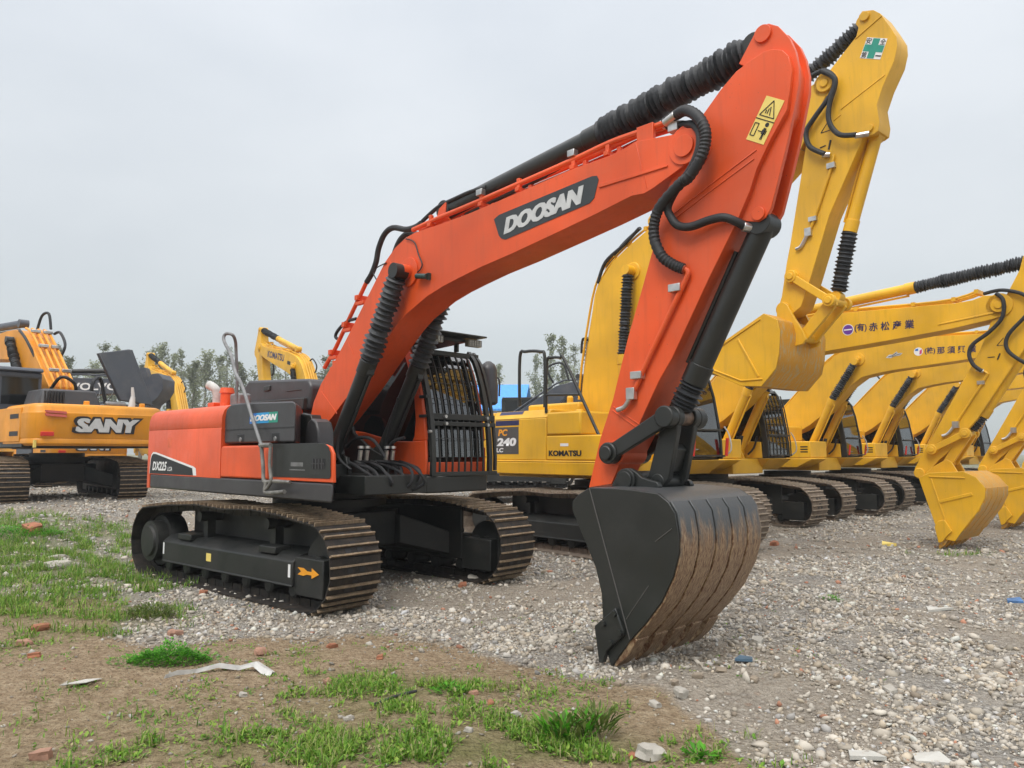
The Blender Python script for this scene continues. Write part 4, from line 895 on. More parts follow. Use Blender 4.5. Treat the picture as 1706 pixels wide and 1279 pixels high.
for ya in (-.76, .5):
    m = MB(); m.prism([(4.94, .34), (5.0, .44), (5.1, .46), (5.2, .28), (5.12, .2), (5.05, .1), (4.99, .08)], ya, ya + .04); m.build('side_cutter', 'yellow', kb_, .008)
row0 = copy_tree(row); row0.location = (0, -500, 0)
labels = ['yellow excavator with purple disc beside dark characters on its boom',
          'yellow excavator with silver emblem and pink-white badge on its boom',
          'yellow excavator with plain boom and red grips, just beyond the badge-marked boom',
          'yellow excavator with a white pin on its boom, deep in the row',
          'hindmost yellow excavator of the row, mostly hidden behind the arms at the right edge']
GR = 'yellow excavators parked in the row behind'
rowm = [row]
for k, (x, y) in enumerate(((7.15, 20.0), (10.15, 23.1), (13.2, 26.2), (16.4, 29.4))):
    c = copy_tree(row); c.location = (x, y, gh(x, y, False)); rowm.append(c)
gc_ = child_of(rowm[0], 'cab')
m = MB()
for k in range(10): z = 1.5 + k * .135; xx = 1.70 - max(0, z - 1.75) * .17; m.box(xx, xx + .012, .42, 1.34, z - .005, z + .005)
for k in range(7): y = .43 + k * .15; m.strip([(1.69, 1.48), (1.685, 1.75), (1.635, 2.1), (1.565, 2.5), (1.475, 2.8)], .015, y, y + .03, -1)
m.build('windscreen_guard', 'black', gc_)
for o, l in zip(rowm, labels): tag(o, l, 'excavator', GR)
def child(o, nm): return [c for c in o.children if c.name.split('.')[0] == nm][0]
bdir = ((1, 0, -.045), (.045, 0, 1))
b1 = child(rowm[0], 'boom')
m = MB(); m.cyl((3.46, -.3, 3.845), (3.46, -.303, 3.845), .105, seg=32); m.build('disc_border', 'white', b1)
m = MB(); m.cyl((3.46, -.3, 3.845), (3.46, -.305, 3.845), .092, seg=32); m.build('purple_disc', 'purple', b1)
m = MB(); m.box(3.385, 3.535, -.3075, -.305, 3.835, 3.856); m.build('disc_bar', 'white', b1)
lettering('boom_lettering', '(有)', (3.58, -.303, 3.775), *bdir, .17, .22, 0, .02, 'navy', b1)
lettering('boom_lettering', '赤 松 産 業', (3.84, -.303, 3.765), *bdir, .165, .78, 0, .018, 'navy', b1)
b2 = child(rowm[1], 'boom')
m = MB(); m.prism([(2.7, 3.77), (2.78, 3.84), (2.86, 3.835), (2.95, 3.90), (2.97, 3.86), (3.08, 3.85), (3.02, 3.80), (2.9, 3.79), (2.82, 3.755)], -.304, -.301); m.build('silver_emblem', 'silver', b2, 0, smooth=False)
m = MB(); m.tube([(2.76, -.306, 3.79), (2.85, -.306, 3.81), (2.95, -.306, 3.87)], .008, 4, 2); m.tube([(2.84, -.306, 3.78), (2.95, -.306, 3.82), (3.04, -.306, 3.84)], .006, 4, 2); m.build('emblem_lines', 'plate', b2)
m = MB(); m.cyl((3.42, -.3, 3.85), (3.42, -.303, 3.85), .095, seg=30); m.build('round_badge', 'white', b2)
m = MB(); m.prism([(3.35, 3.87), (3.42, 3.87), (3.42, 3.92), (3.36, 3.91)], -.306, -.303); m.build('badge_blue', 'blue', b2, smooth=False)
m = MB(); m.prism([(3.44, 3.78), (3.49, 3.8), (3.5, 3.9), (3.45, 3.87)], -.306, -.303); m.build('badge_pink', 'pink', b2, smooth=False)
lettering('boom_lettering', '(株)', (3.55, -.303, 3.765), *bdir, .17, .22, 0, .02, 'navy', b2)
lettering('boom_lettering', '那 須 興 業', (3.81, -.303, 3.755), *bdir, .165, .78, 0, .018, 'navy', b2)
b4 = child(rowm[3], 'boom'); m = MB(); m.cyl((2.07, -.44, 3.79), (2.07, -.47, 3.79), .075, seg=18); m.build('white_pin', 'white', b4)
for k in (2, 1): # red grips beside two of the lower windows
    cb_ = child(rowm[k], 'cab'); m = MB(); m.tube([(1.73, 1.36, 1.5), (1.76, 1.36, 1.75)], .022, 8, 1); m.tube([(1.73, .42, 1.5), (1.76, .42, 1.75)], .022, 8, 1); m.build('red_grip', 'redfilm', cb_)

# -- the machine right beside the red one, boom and arm raised high
pc = vis('crawler_excavator', 1.65, 13.2, 41)
tag(pc, 'yellow excavator with arm raised highest and bucket curled in mid-air, blue-striped decal on its flank', 'excavator')
yellow_body(pc, guard=False)
cp_ = child(pc, 'cab'); m = MB(); m.tube([(1.73, 1.36, 1.5), (1.76, 1.36, 1.8)], .028, 8, 1); m.tube([(1.73, .42, 1.5), (1.76, .42, 1.8)], .028, 8, 1); m.build('red_grip', 'redfilm', cp_)
sp = child(pc, 'side_panel'); tbp = child(pc, 'tool_box')
xs = (-1.36, -.76)
for k, (za, zb) in enumerate(((2.20, 2.255), (2.115, 2.185), (2.015, 2.10))):
    m = MB()
    if za >= 2.12: m.hexa([(xs[0], -1.363 + .12 * (za - 2.12) / .14, za), (xs[1], -1.363 + .12 * (za - 2.12) / .14, za), (xs[1], -1.35 + .12 * (za - 2.12) / .14, za), (xs[0], -1.35 + .12 * (za - 2.12) / .14, za),
                           (xs[0], -1.363 + .12 * (zb - 2.12) / .14, zb), (xs[1], -1.363 + .12 * (zb - 2.12) / .14, zb), (xs[1], -1.35 + .12 * (zb - 2.12) / .14, zb), (xs[0], -1.35 + .12 * (zb - 2.12) / .14, zb)])
    else: m.box(xs[0] - .02, xs[1] - .01, -1.363, -1.358, za, min(zb, 2.12))
    m.build('blue_stripe', 'navy', sp)
m = MB(); m.box(-1.40, -.78, -1.363, -1.358, 1.53, 1.99); m.build('model_plate', 'plategrey', sp)
lettering('model_lettering', 'PC', (-1.31, -1.364, 1.84), (1, 0, 0), (0, 0, 1), .115, .25, .15, .04, 'orangefilm', sp)
lettering('model_lettering', '240', (-1.34, -1.364, 1.665), (1, 0, 0), (0, 0, 1), .14, .50, .1, .05, 'white', sp)
lettering('model_lettering', 'LC', (-1.36, -1.364, 1.56), (1, 0, 0), (0, 0, 1), .075, .19, .1, .04, 'white', sp)
lettering('maker_lettering', 'KOMATSU', (-.04, -1.367, 1.5), (1, 0, 0), (0, 0, 1), .09, .72, 0, .045, 'ink', tbp)
m = MB(); m.box(.22, .40, -1.3675, -1.366, 1.655, 1.7); m.build('paper_label', 'white', tbp)
m = MB(); m.tube(T['PCRAIL1'], .028, 10, 4); m.tube([(x, y, z) for x, y, z in T['PCRAIL2']], .025, 10, 4); m.tube(T['PCRAIL3'], .02, 8, 1); m.tube([(-.17, -1.3, 2.5), (-.17, -1.3, 2.2)], .025, 8, 1)
m.build('grab_rail', 'black', pc)
PB = [(.55, 1.80), (.3, 1.70), (.05, 1.78), (-.10, 1.98), (-.33, 2.45), (-.30, 2.75)] + T['PCBOOM'][3:17] + [(3.828, 5.684), (3.144, 5.17), (2.32, 4.549), (1.396, 3.383), (.888, 2.4)]
pb = yellow_boom(pc, PB, (4.216, 6.464), (.15, 1.95), (.868, 4.52), 'yellow', 0, [(.42, 4.8), (.72, 4.97), (1.1, 5.15), (2.0, 5.5), (2.98, 6.14), (3.85, 6.5)], [(-.44, 2.48), (-.36, 3.1), (-.17, 3.95), (-.03, 4.42), (.16, 4.70), (.40, 4.88)])
m = MB(); m.tube(T['PCBHOSE'], .03, 8, 5); m.tube([(.02, -.1, 4.38), (.15, -.12, 4.75), (.5, -.15, 5.05), (.95, -.2, 5.25)], .03, 8, 5)
m.tube([(.0, -.1, 3.0), (-.25, -.1, 3.05), (-.5, -.1, 2.8), (-.45, -.1, 2.3)], .03, 8, 5); m.tube([(-.05, .05, 2.85), (-.2, .05, 2.9), (-.35, .05, 2.6), (-.3, .05, 2.3)], .03, 8, 5); m.tube([(-.22, -.2, 3.5), (-.38, -.2, 3.55), (-.42, -.2, 3.3)], .022, 8, 4); m.build('boom_hose', 'rubber', pb)
PA = [(4.683, 7.213), (4.732, 7.258), (4.871, 7.211), (4.959, 7.121), (5.07, 6.893), (5.138, 6.736), (5.141, 6.607), (5.095, 6.434), (4.949, 6.171), (4.86, 5.951), (4.884, 5.714), (4.865, 5.609), (4.803, 5.581), (4.679, 5.589), (4.191, 4.68), (3.85, 3.75), (3.75, 3.52), (3.6, 3.42), (3.45, 3.42), (3.41, 3.52), (3.476, 3.7), (3.561, 4.135), (3.627, 4.403), (3.927, 5.83), (4.142, 6.475), (4.266, 6.631), (4.64, 6.949), (4.695, 7.125)]
def parm(m):
    for (x, z), r in ((T['PCPINS'][1], .06), (T['PCPINS'][2], .05), (T['PCPINS'][3], .1), (T['PCPINS'][5], .09)): m.cyl((x, -.31, z), (x, .08, z), r, seg=20)
    m.cyl((4.216, -.3, 6.464), (4.216, .08, 6.464), .17, seg=24)
    m.tube([(4.4, -.282, 6.05), (4.7, -.282, 6.18), (4.98, -.282, 6.3)], .008, 6, 1); m.tube([(4.3, -.282, 5.93), (4.4, -.282, 5.98)], .008, 6, 1)
    m.prism([(4.62, 6.93), (4.64, 6.92), (4.98, 7.08), (4.97, 7.10)], -.29, -.28)
pa = box_arm('arm', PA, -.28, .05, 'yellow', pc, 0, .012, parm)
m = MB(); m.tube(T['PCPIPE'], .02, 8, 2); m.build('arm_pipe', 'yellow', pa)
m = MB(); m.tube([(3.9, -.3, 4.5), (3.86, -.3, 4.43), (3.79, -.3, 4.33), (3.72, -.3, 4.31)], .026, 8, 3); m.box(3.86, 3.95, -.33, -.28, 4.45, 4.56); m.box(4.2, 4.31, -.33, -.28, 5.29, 5.36); m.box(3.92, 4.03, -.33, -.28, 4.64, 4.7); m.cyl((4.15, -.34, 5.49), (4.24, -.3, 5.48), .035, seg=10); m.cyl((4.6, -.36, 5.6), (4.76, -.3, 5.6), .035, seg=10); m.build('pipe_fitting', 'steel', pa)
m = MB(); m.tube(T['PCHOSE1'], .034, 10, 6); m.tube(T['PCHOSE2'], .034, 10, 6); m.build('arm_hose', 'rubber', pa)
q = [Vector((p[0], p[2])) for p in T['PCSTICK']]
m = MB(); m.prism([tuple(v) for v in q], -.2835, -.281); stk = m.build('safety_sticker', 'white', pa, smooth=False)
def S2(u, v): r = q[3].lerp(q[2], u).lerp(q[0].lerp(q[1], u), v); return (r.x, r.y)
m = MB(); m.prism([S2(.33, .02), S2(.67, .02), S2(.67, .33), S2(.98, .33), S2(.98, .67), S2(.67, .67), S2(.67, .98), S2(.33, .98), S2(.33, .67), S2(.02, .67), S2(.02, .33), S2(.33, .33)], -.2855, -.284); m.build('green_cross', 'green', pa, smooth=False)
ux = (q[2] - q[3]).normalized(); uy = (q[0] - q[3]).normalized()
for ch, (u, v) in (('安', (.15, .84)), ('全', (.85, .84)), ('第', (.15, .16)), ('一', (.85, .16))):
    s = S2(u, v); lettering('sticker_lettering', ch, (s[0], -.284, s[1]), (ux.x, 0, ux.y), (uy.x, 0, uy.y), .075 if ch != '一' else .016, .075, 0, .012, 'ink', pa, center=True)
m = MB(); m.tube([(4.12, -.283, 5.82), (4.3, -.283, 5.82), (4.23, -.283, 5.95), (4.12, -.283, 5.82)], .006, 4, 1); m.tube([(4.1, -.283, 5.62), (4.18, -.283, 5.63)], .008, 4, 1); m.tube([(4.22, -.283, 5.56), (4.25, -.283, 5.68)], .014, 4, 1); m.build('warning_pictogram', 'ink', pa)
cylinder('boom_cylinder', pc, (.80, -.44, 1.56), (.74, -.44, 3.14), (.868, -.44, 4.44), .085, 'yellow', 0, gaiter=.1, ng=26)
cylinder('boom_cylinder', pc, (.80, .26, 1.56), (.74, .26, 3.14), (.868, .26, 4.44), .085, 'yellow', 0, gaiter=.1, ng=26)
cylinder('arm_cylinder', pc, (1.2, -.1, 5.32), (2.9, -.1, 6.3), (4.62, -.1, 7.14), .095, 'yellow', 0, gaiter=.12, ng=36)
cylinder('bucket_cylinder', pc, (4.76, -.1, 5.62), (4.37, -.1, 4.44), (4.19, -.1, 3.68), .08, 'yellow', 0, gaiter=.115, ng=15)
links(pc, T['PCPINS'][5], T['PCPINS'][6], T['PCPINS'][4], 'yellow', 0)
pk = T['PCBUCKET']
PE = [(3.42, 3.40), (3.42, 3.55), (3.5, 3.62), (3.58, 3.56), (3.68, 3.36), (3.80, 3.16), (3.83, 3.06), (3.78, 3.0), (3.66, 2.98), (3.55, 3.2)]
make_bucket(pc, pk, pk[7:0:-1] + [pk[0]], -.74, .5, (PE, ((-.33, -.28), (.06, .11))), ('yellow', 'yellowback', 'yellowback'), 0, (-.9, .35), 7, 0,
            rib=[((2.72, 2.99), (3.42, 3.33), .02), ((2.62, 2.72), (3.1, 2.52), .02), ((3.05, 3.1), (3.35, 2.56), .03), ((3.1, 2.52), (3.42, 2.52), .02)])
# ------------------------------------------------------------------ camera, light, sky
cam = bpy.data.cameras.new('camera'); co_ = bpy.data.objects.new('camera', cam); col.objects.link(co_)
co_.location = (0, 0, 1.55); co_.rotation_euler = (R(90 + 5.15), 0, 0)
cam.sensor_width = 36; cam.lens = 36 * 1274 / 1706; cam.clip_end = 2000; scene.camera = co_
SUN_EL, SUN_AZ = 52, 205
sun = bpy.data.lights.new('sun', 'SUN'); sun.energy = 1.5; sun.angle = R(24); sun.color = (1, .97, .92)
so = bpy.data.objects.new('sun', sun); col.objects.link(so)
sd_ = Vector((math.sin(R(SUN_AZ)) * math.cos(R(SUN_EL)), math.cos(R(SUN_AZ)) * math.cos(R(SUN_EL)), math.sin(R(SUN_EL))))
so.rotation_euler = sd_.to_track_quat('Z', 'Y').to_euler()
w = bpy.data.worlds.new('World'); scene.world = w; w.use_nodes = True; nt = w.node_tree; L = nt.links.new
bg = nt.nodes['Background']
sky = nt.nodes.new('ShaderNodeTexSky'); sky.sky_type = 'NISHITA'; sky.sun_disc = False; sky.sun_elevation = R(SUN_EL); sky.sun_rotation = R(SUN_AZ)
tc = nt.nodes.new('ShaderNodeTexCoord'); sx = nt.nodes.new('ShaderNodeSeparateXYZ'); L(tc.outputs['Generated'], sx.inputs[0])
cn = N(nt, 'ShaderNodeTexNoise', Scale=1.6, Detail=5.0, Roughness=.5); 
mpn = nt.nodes.new('ShaderNodeMapping'); mpn.inputs['Scale'].default_value = (1, 1, 2.2); L(tc.outputs['Generated'], mpn.inputs['Vector']); L(mpn.outputs[0], cn.inputs['Vector'])
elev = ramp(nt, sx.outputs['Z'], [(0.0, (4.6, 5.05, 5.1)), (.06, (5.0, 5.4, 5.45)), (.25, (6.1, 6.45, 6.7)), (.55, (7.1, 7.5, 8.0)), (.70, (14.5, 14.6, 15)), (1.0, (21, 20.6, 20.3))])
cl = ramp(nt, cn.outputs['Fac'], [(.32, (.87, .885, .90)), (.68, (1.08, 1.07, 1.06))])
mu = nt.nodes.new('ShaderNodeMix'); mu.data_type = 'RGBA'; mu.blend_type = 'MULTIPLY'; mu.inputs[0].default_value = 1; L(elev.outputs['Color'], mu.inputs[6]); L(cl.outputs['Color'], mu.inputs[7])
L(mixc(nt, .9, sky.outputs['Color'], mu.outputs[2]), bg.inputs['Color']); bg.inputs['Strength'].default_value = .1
vs = scene.view_settings; vs.view_transform = 'Standard'; vs.look = 'None'; vs.exposure = .3; vs.gamma = 1

hz_ = bpy.data.materials.new('damp_air'); hz_.use_nodes = True; nt = hz_.node_tree; nt.nodes.remove(nt.nodes['Principled BSDF'])
pv = nt.nodes.new('ShaderNodeVolumePrincipled'); pv.inputs['Color'].default_value = (.9, .93, .95, 1); pv.inputs['Density'].default_value = .0013; pv.inputs['Anisotropy'].default_value = .3
nt.links.new(pv.outputs[0], nt.nodes['Material Output'].inputs['Volume'])
m = MB(); m.box(-425, 425, -65, 625, -1.2, 14.5); tag(m.build('haze', hz_, None, smooth=False), kind='stuff')

# ------------------------------------------------------------------ ground sheet
def axis(lo, hi, n, c, k):
    a, b = math.asinh((lo - c) / k), math.asinh((hi - c) / k)
    return [c + k * math.sinh(a + (b - a) * i / (n - 1)) for i in range(n)]
gx = axis(-420, 420, 300, -.5, 4.0); gy = axis(-60, 620, 300, 6.0, 4.0)
verts = []; tint = []
for y in gy:
    for x in gx:
        near = abs(x) < 60 and y < 80
        z = gh(x, y) if near else gh(x, y, False)
        verts.append((x, y, z))
        s = soil_mask(x, y) if near else 0; g = grass_mask(x, y) if (near and y < 17) else (.0 if y < 50 else min(.8, (y - 50) / 60))
        r = bare(x, y) if near else .5
        tint.append((s, g, r, 1))
nx, ny = len(gx), len(gy)
faces = [(j * nx + i, j * nx + i + 1, (j + 1) * nx + i + 1, (j + 1) * nx + i) for j in range(ny - 1) for i in range(nx - 1)]
me = bpy.data.meshes.new('ground'); me.from_pydata(verts, [], faces)
at = me.color_attributes.new('cover', 'FLOAT_COLOR', 'POINT'); at.data.foreach_set('color', np.array(tint, 'f').ravel())
me.polygons.foreach_set('use_smooth', [True] * len(me.polygons))
go = bpy.data.objects.new('ground', me); col.objects.link(go); tag(go, kind='structure')
gm = bpy.data.materials.new('crushed_stone_and_soil'); nt, b = nodes_of(gm); L = nt.links.new
va = nt.nodes.new('ShaderNodeVertexColor'); va.layer_name = 'cover'; sp_ = nt.nodes.new('ShaderNodeSeparateColor'); L(va.outputs['Color'], sp_.inputs[0])
co = coords(nt)
v1 = N(nt, 'ShaderNodeTexVoronoi', Scale=32.0); L(co, v1.inputs['Vector'])
v2 = N(nt, 'ShaderNodeTexVoronoi', Scale=75.0); L(co, v2.inputs['Vector'])
n1 = N(nt, 'ShaderNodeTexNoise', Scale=2.5, Detail=8.0, Roughness=.7); L(co, n1.inputs['Vector'])
n2 = N(nt, 'ShaderNodeTexNoise', Scale=14.0, Detail=8.0, Roughness=.75); L(co, n2.inputs['Vector'])
n3 = N(nt, 'ShaderNodeTexNoise', Scale=.55, Detail=5.0, Roughness=.6); L(co, n3.inputs['Vector'])
hs = nt.nodes.new('ShaderNodeSeparateColor'); L(v1.outputs['Color'], hs.inputs[0])
stone = ramp(nt, hs.outputs[0], [(0, (.28, .255, .22)), (.3, (.41, .38, .335)), (.6, (.5, .47, .42)), (.88, (.58, .555, .51)), (.96, (.3, .28, .26)), (1, (.34, .19, .13))])
gap = ramp(nt, v1.outputs['Distance'], [(.25, 1.0), (.62, .28)])
mm_ = nt.nodes.new('ShaderNodeMix'); mm_.data_type = 'RGBA'; mm_.blend_type = 'MULTIPLY'; mm_.inputs[0].default_value = .7; L(stone.outputs['Color'], mm_.inputs[6]); L(gap.outputs['Color'], mm_.inputs[7])
dirt = ramp(nt, n2.outputs['Fac'], [(.25, (.16, .11, .065)), (.42, (.275, .2, .125)), (.55, (.375, .285, .185)), (.75, (.49, .405, .29))])
dustg = ramp(nt, n2.outputs['Fac'], [(.25, (.28, .245, .2)), (.5, (.41, .37, .315)), (.75, (.53, .49, .43))])
grav = mixc(nt, ramp(nt, n1.outputs['Fac'], [(.42, 0.0), (.6, .8)]).outputs['Color'], mm_.outputs[2], dustg.outputs['Color'])
brown = ramp(nt, sp_.outputs[2], [(.52, 0.0), (.8, .55)])
grav = mixc(nt, brown.outputs['Color'], grav, mixc(nt, .5, dirt.outputs['Color'], dustg.outputs['Color']))
ml = nt.nodes.new('ShaderNodeMath'); ml.operation = 'MULTIPLY_ADD'; L(n2.outputs['Fac'], ml.inputs[0]); ml.inputs[1].default_value = .7; L(sp_.outputs[0], ml.inputs[2])
sm_ = ramp(nt, ml.outputs[0], [(.6, 0.0), (.95, 1.0)])
c1 = mixc(nt, sm_.outputs['Color'], grav, dirt.outputs['Color'])
gcol = ramp(nt, n2.outputs['Fac'], [(.3, (.09, .11, .03)), (.7, (.2, .21, .07))])
mg = nt.nodes.new('ShaderNodeMath'); mg.operation = 'MULTIPLY'; L(sp_.outputs[1], mg.inputs[0]); mg.inputs[1].default_value = .8
L(mixc(nt, mg.outputs[0], c1, gcol.outputs['Color']), b.inputs['Base Color'])
b.inputs['Roughness'].default_value = .95; b.inputs['Specular IOR Level'].default_value = .15
hh = nt.nodes.new('ShaderNodeMath'); hh.operation = 'MULTIPLY_ADD'; L(v1.outputs['Distance'], hh.inputs[0]); hh.inputs[1].default_value = -1.0; L(n2.outputs['Fac'], hh.inputs[2])
h2 = nt.nodes.new('ShaderNodeMath'); h2.operation = 'MULTIPLY_ADD'; L(v2.outputs['Distance'], h2.inputs[0]); h2.inputs[1].default_value = -.4; L(hh.outputs[0], h2.inputs[2])
bp = N(nt, 'ShaderNodeBump', Strength=.9, Distance=.05); L(h2.outputs[0], bp.inputs['Height']); L(bp.outputs['Normal'], b.inputs['Normal'])
me.materials.append(gm)

# ------------------------------------------------------------------ loose stones (uncountable): one mesh
rng = np.random.default_rng(3)
def ico():
    t = (1 + 5 ** .5) / 2
    v = np.array([(-1, t, 0), (1, t, 0), (-1, -t, 0), (1, -t, 0), (0, -1, t), (0, 1, t), (0, -1, -t), (0, 1, -t), (t, 0, -1), (t, 0, 1), (-t, 0, -1), (-t, 0, 1)], float)
    v /= np.linalg.norm(v[0])
    f = np.array([(0, 11, 5), (0, 5, 1), (0, 1, 7), (0, 7, 10), (0, 10, 11), (1, 5, 9), (5, 11, 4), (11, 10, 2), (10, 7, 6), (7, 1, 8), (3, 9, 4), (3, 4, 2), (3, 2, 6), (3, 6, 8), (3, 8, 9), (4, 9, 5), (2, 4, 11), (6, 2, 10), (8, 6, 7), (9, 8, 1)])
    return v, f
IV, IF = ico()
def rot_rand(n):
    q = rng.normal(size=(n, 4)); q /= np.linalg.norm(q, axis=1)[:, None]; w_, x, y, z = q.T
    return np.stack([np.stack([1 - 2 * (y * y + z * z), 2 * (x * y - z * w_), 2 * (x * z + y * w_)], 1), np.stack([2 * (x * y + z * w_), 1 - 2 * (x * x + z * z), 2 * (y * z - x * w_)], 1), np.stack([2 * (x * z - y * w_), 2 * (y * z + x * w_), 1 - 2 * (x * x + y * y)], 1)], 1)
def mesh_np(name, V, F, colr, mat, kind=None):
    me = bpy.data.meshes.new(name); nv, nf, k = len(V), len(F), F.shape[1]
    me.vertices.add(nv); me.vertices.foreach_set('co', V.astype('f').ravel())
    me.loops.add(nf * k); me.loops.foreach_set('vertex_index', F.astype('i').ravel())
    me.polygons.add(nf); me.polygons.foreach_set('loop_start', np.arange(0, nf * k, k, dtype='i')); me.polygons.foreach_set('loop_total', np.full(nf, k, 'i'))
    me.update(calc_edges=True)
    a = me.color_attributes.new('tint', 'FLOAT_COLOR', 'POINT'); c4 = np.ones((nv, 4), 'f'); c4[:, :3] = colr; a.data.foreach_set('color', c4.ravel())
    me.materials.append(mat); o = bpy.data.objects.new(name, me); col.objects.link(o)
    if kind: tag(o, kind=kind)
    return o
PAL = np.array([(.34, .305, .255), (.4, .365, .31), (.27, .24, .195), (.45, .42, .365), (.37, .315, .24), (.52, .49, .44), (.32, .305, .285), (.34, .17, .11), (.23, .19, .145)])
PW = np.array([.21, .2, .14, .11, .14, .03, .08, .014, .06]); PW /= PW.sum()
want = 125000; pts = []
while len(pts) < want:
    r = math.exp(rng.uniform(math.log(2.9), math.log(42))); a = R(rng.uniform(-41, 41)); x, y = r * math.sin(a), r * math.cos(a)
    s = soil_mask(x, y); g = grass_mask(x, y)
    if rng.random() < s * .945 or rng.random() < g * .75: continue
    clump = fr(x, y, 1.3, 8)
    if rng.random() > .62 + .9 * clump or rng.random() < .7 * sm(.55, .8, bare(x, y)): continue
    pts.append((x, y, gh(x, y), r))
P = np.array(pts); n = len(P)
size = np.clip(np.exp(rng.normal(math.log(.0088), .52, n)), .0035, .032) * (1 + P[:, 3] / 22)
Rm = rot_rand(n); asp = np.stack([rng.uniform(.8, 1.4, n), rng.uniform(.7, 1.1, n), rng.uniform(.5, .9, n)], 1)
base = IV[None] * (1 + rng.uniform(-.5, .34, (n, 12, 1)))
soil_n = np.array([soil_mask(p[0], p[1]) for p in pts]); size *= 1 - .3 * soil_n
V = np.einsum('nij,nkj->nki', Rm, base * asp[:, None, :]) * size[:, None, None]
V[:, :, 2] *= .8; V += P[:, None, :3]; V[:, :, 2] += (size * .25)[:, None]
F = (IF[None] + (np.arange(n) * 12)[:, None, None]).reshape(-1, 3)
ci = rng.choice(len(PAL), n, p=PW); C = np.clip(PAL[ci] * rng.uniform(.85, 1.4, (n, 1)) * (1 - .3 * soil_n[:, None]), .05, .55)
so_ = mesh_np('gravel', V.reshape(-1, 3), F, np.repeat(C, 12, 0), vcol('loose_stone', .95), 'stuff')

# ------------------------------------------------------------------ grass and low weeds (uncountable): one mesh
BL = []; BC = []; BF = []
def blade(x, y, z, h, wd, az, lean, c, bend=.5):
    i = len(BL); dx, dy = math.cos(az), math.sin(az); sx, sy = -dy * wd, dx * wd
    m_ = (x + dx * lean * h * .35, y + dy * lean * h * .35, z + h * .55); t_ = (x + dx * lean * h, y + dy * lean * h, z + h * (1 - bend * lean * .5))
    BL.extend([(x - sx, y - sy, z), (x + sx, y + sy, z), (m_[0] + sx * .8, m_[1] + sy * .8, m_[2]), (m_[0] - sx * .8, m_[1] - sy * .8, m_[2]), t_])
    BF.append((i, i + 1, i + 2)); BF.append((i, i + 2, i + 3)); BF.append((i + 3, i + 2, i + 4)); BC.extend([c] * 5)
def leaf(x, y, z, ln, wd, az, up, c):
    i = len(BL); dx, dy = math.cos(az) * math.cos(up), math.sin(az) * math.cos(up); dz = math.sin(up); sx, sy = -math.sin(az) * wd, math.cos(az) * wd
    BL.extend([(x, y, z), (x + dx * ln * .5 + sx, y + dy * ln * .5 + sy, z + dz * ln * .55), (x + dx * ln, y + dy * ln, z + dz * ln * .8), (x + dx * ln * .5 - sx, y + dy * ln * .5 - sy, z + dz * ln * .55)])
    BF.append((i, i + 1, i + 2)); BF.append((i, i + 2, i + 3)); BC.extend([c] * 4)
GC = [(.13, .28, .03), (.19, .34, .04), (.1, .23, .02), (.26, .38, .06), (.16, .32, .03), (.22, .36, .05), (.3, .34, .1), (.34, .31, .15), (.08, .2, .02)]
ur = random.uniform
for (cx, cy, rx, ry, d) in GRASS:
    area = rx * ry * 3.14; nb = int(area * d * (3600 if cy > 6.5 else 7000))
    for _ in range(nb):
        q = math.sqrt(random.random()) * 1.5; a = ur(0, 6.283); x = cx + rx * q * math.cos(a); y = cy + ry * q * math.sin(a)
        if fr(x, y, 2.6, 3) + .5 * fr(x, y, 7, 9) < -.22 + q * .38: continue
        z = gh(x, y) - .004; c = random.choice(GC); j = ur(.75, 1.2); c = (c[0] * j, c[1] * j, c[2] * j)
        if random.random() < .4: blade(x, y, z, ur(.03, .10) * (1.5 if cy > 6.5 else 1), ur(.0018, .0036) * (1.5 if cy > 6.5 else 1), ur(0, 6.28), ur(.1, .9), c)
        else: leaf(x, y, z + ur(0, .02), ur(.018, .055), ur(.004, .012), ur(0, 6.28), ur(.1, 1.1), c)
for _ in range(9000):                                                    # stray sprigs over soil
    r = math.exp(ur(math.log(3.2), math.log(12))); a = R(ur(-38, 25)); x, y = r * math.sin(a), r * math.cos(a)
    if fr(x, y, .9, 12) + .5 * fr(x, y, 4, 2) < .1 or (soil_mask(x, y) < .3 and random.random() < .9): continue
    z = gh(x, y); c = random.choice(GC)
    for _ in range(4): leaf(x + ur(-.03, .03), y + ur(-.03, .03), z, ur(.015, .04), ur(.003, .008), ur(0, 6.28), ur(.1, 1.0), c)
for _ in range(5200):                                                    # dead straw and stems lying about
    r = math.exp(ur(math.log(3.2), math.log(11))); a = R(ur(-38, 20)); x, y = r * math.sin(a), r * math.cos(a)
    if soil_mask(x, y) < .4 and random.random() < .85 or fr(x, y, 1.6, 21) < -.1: continue
    j = ur(.55, 1.15); leaf(x, y, gh(x, y) + .006, ur(.02, .09), ur(.0012, .003), ur(0, 6.28), ur(-.05, .3), random.choice(((.36 * j, .28 * j, .16 * j), (.2 * j, .15 * j, .09 * j), (.44 * j, .38 * j, .26 * j))))
def flush(name, mat, kind=None):
    global BL, BF, BC
    o = mesh_np(name, np.array(BL), np.array(BF), np.array(BC), mat, kind); BL, BF, BC = [], [], []
    return o
LEAFM = vcol('leaf_green', .6, trans=.3)
flush('grass', LEAFM, 'stuff')
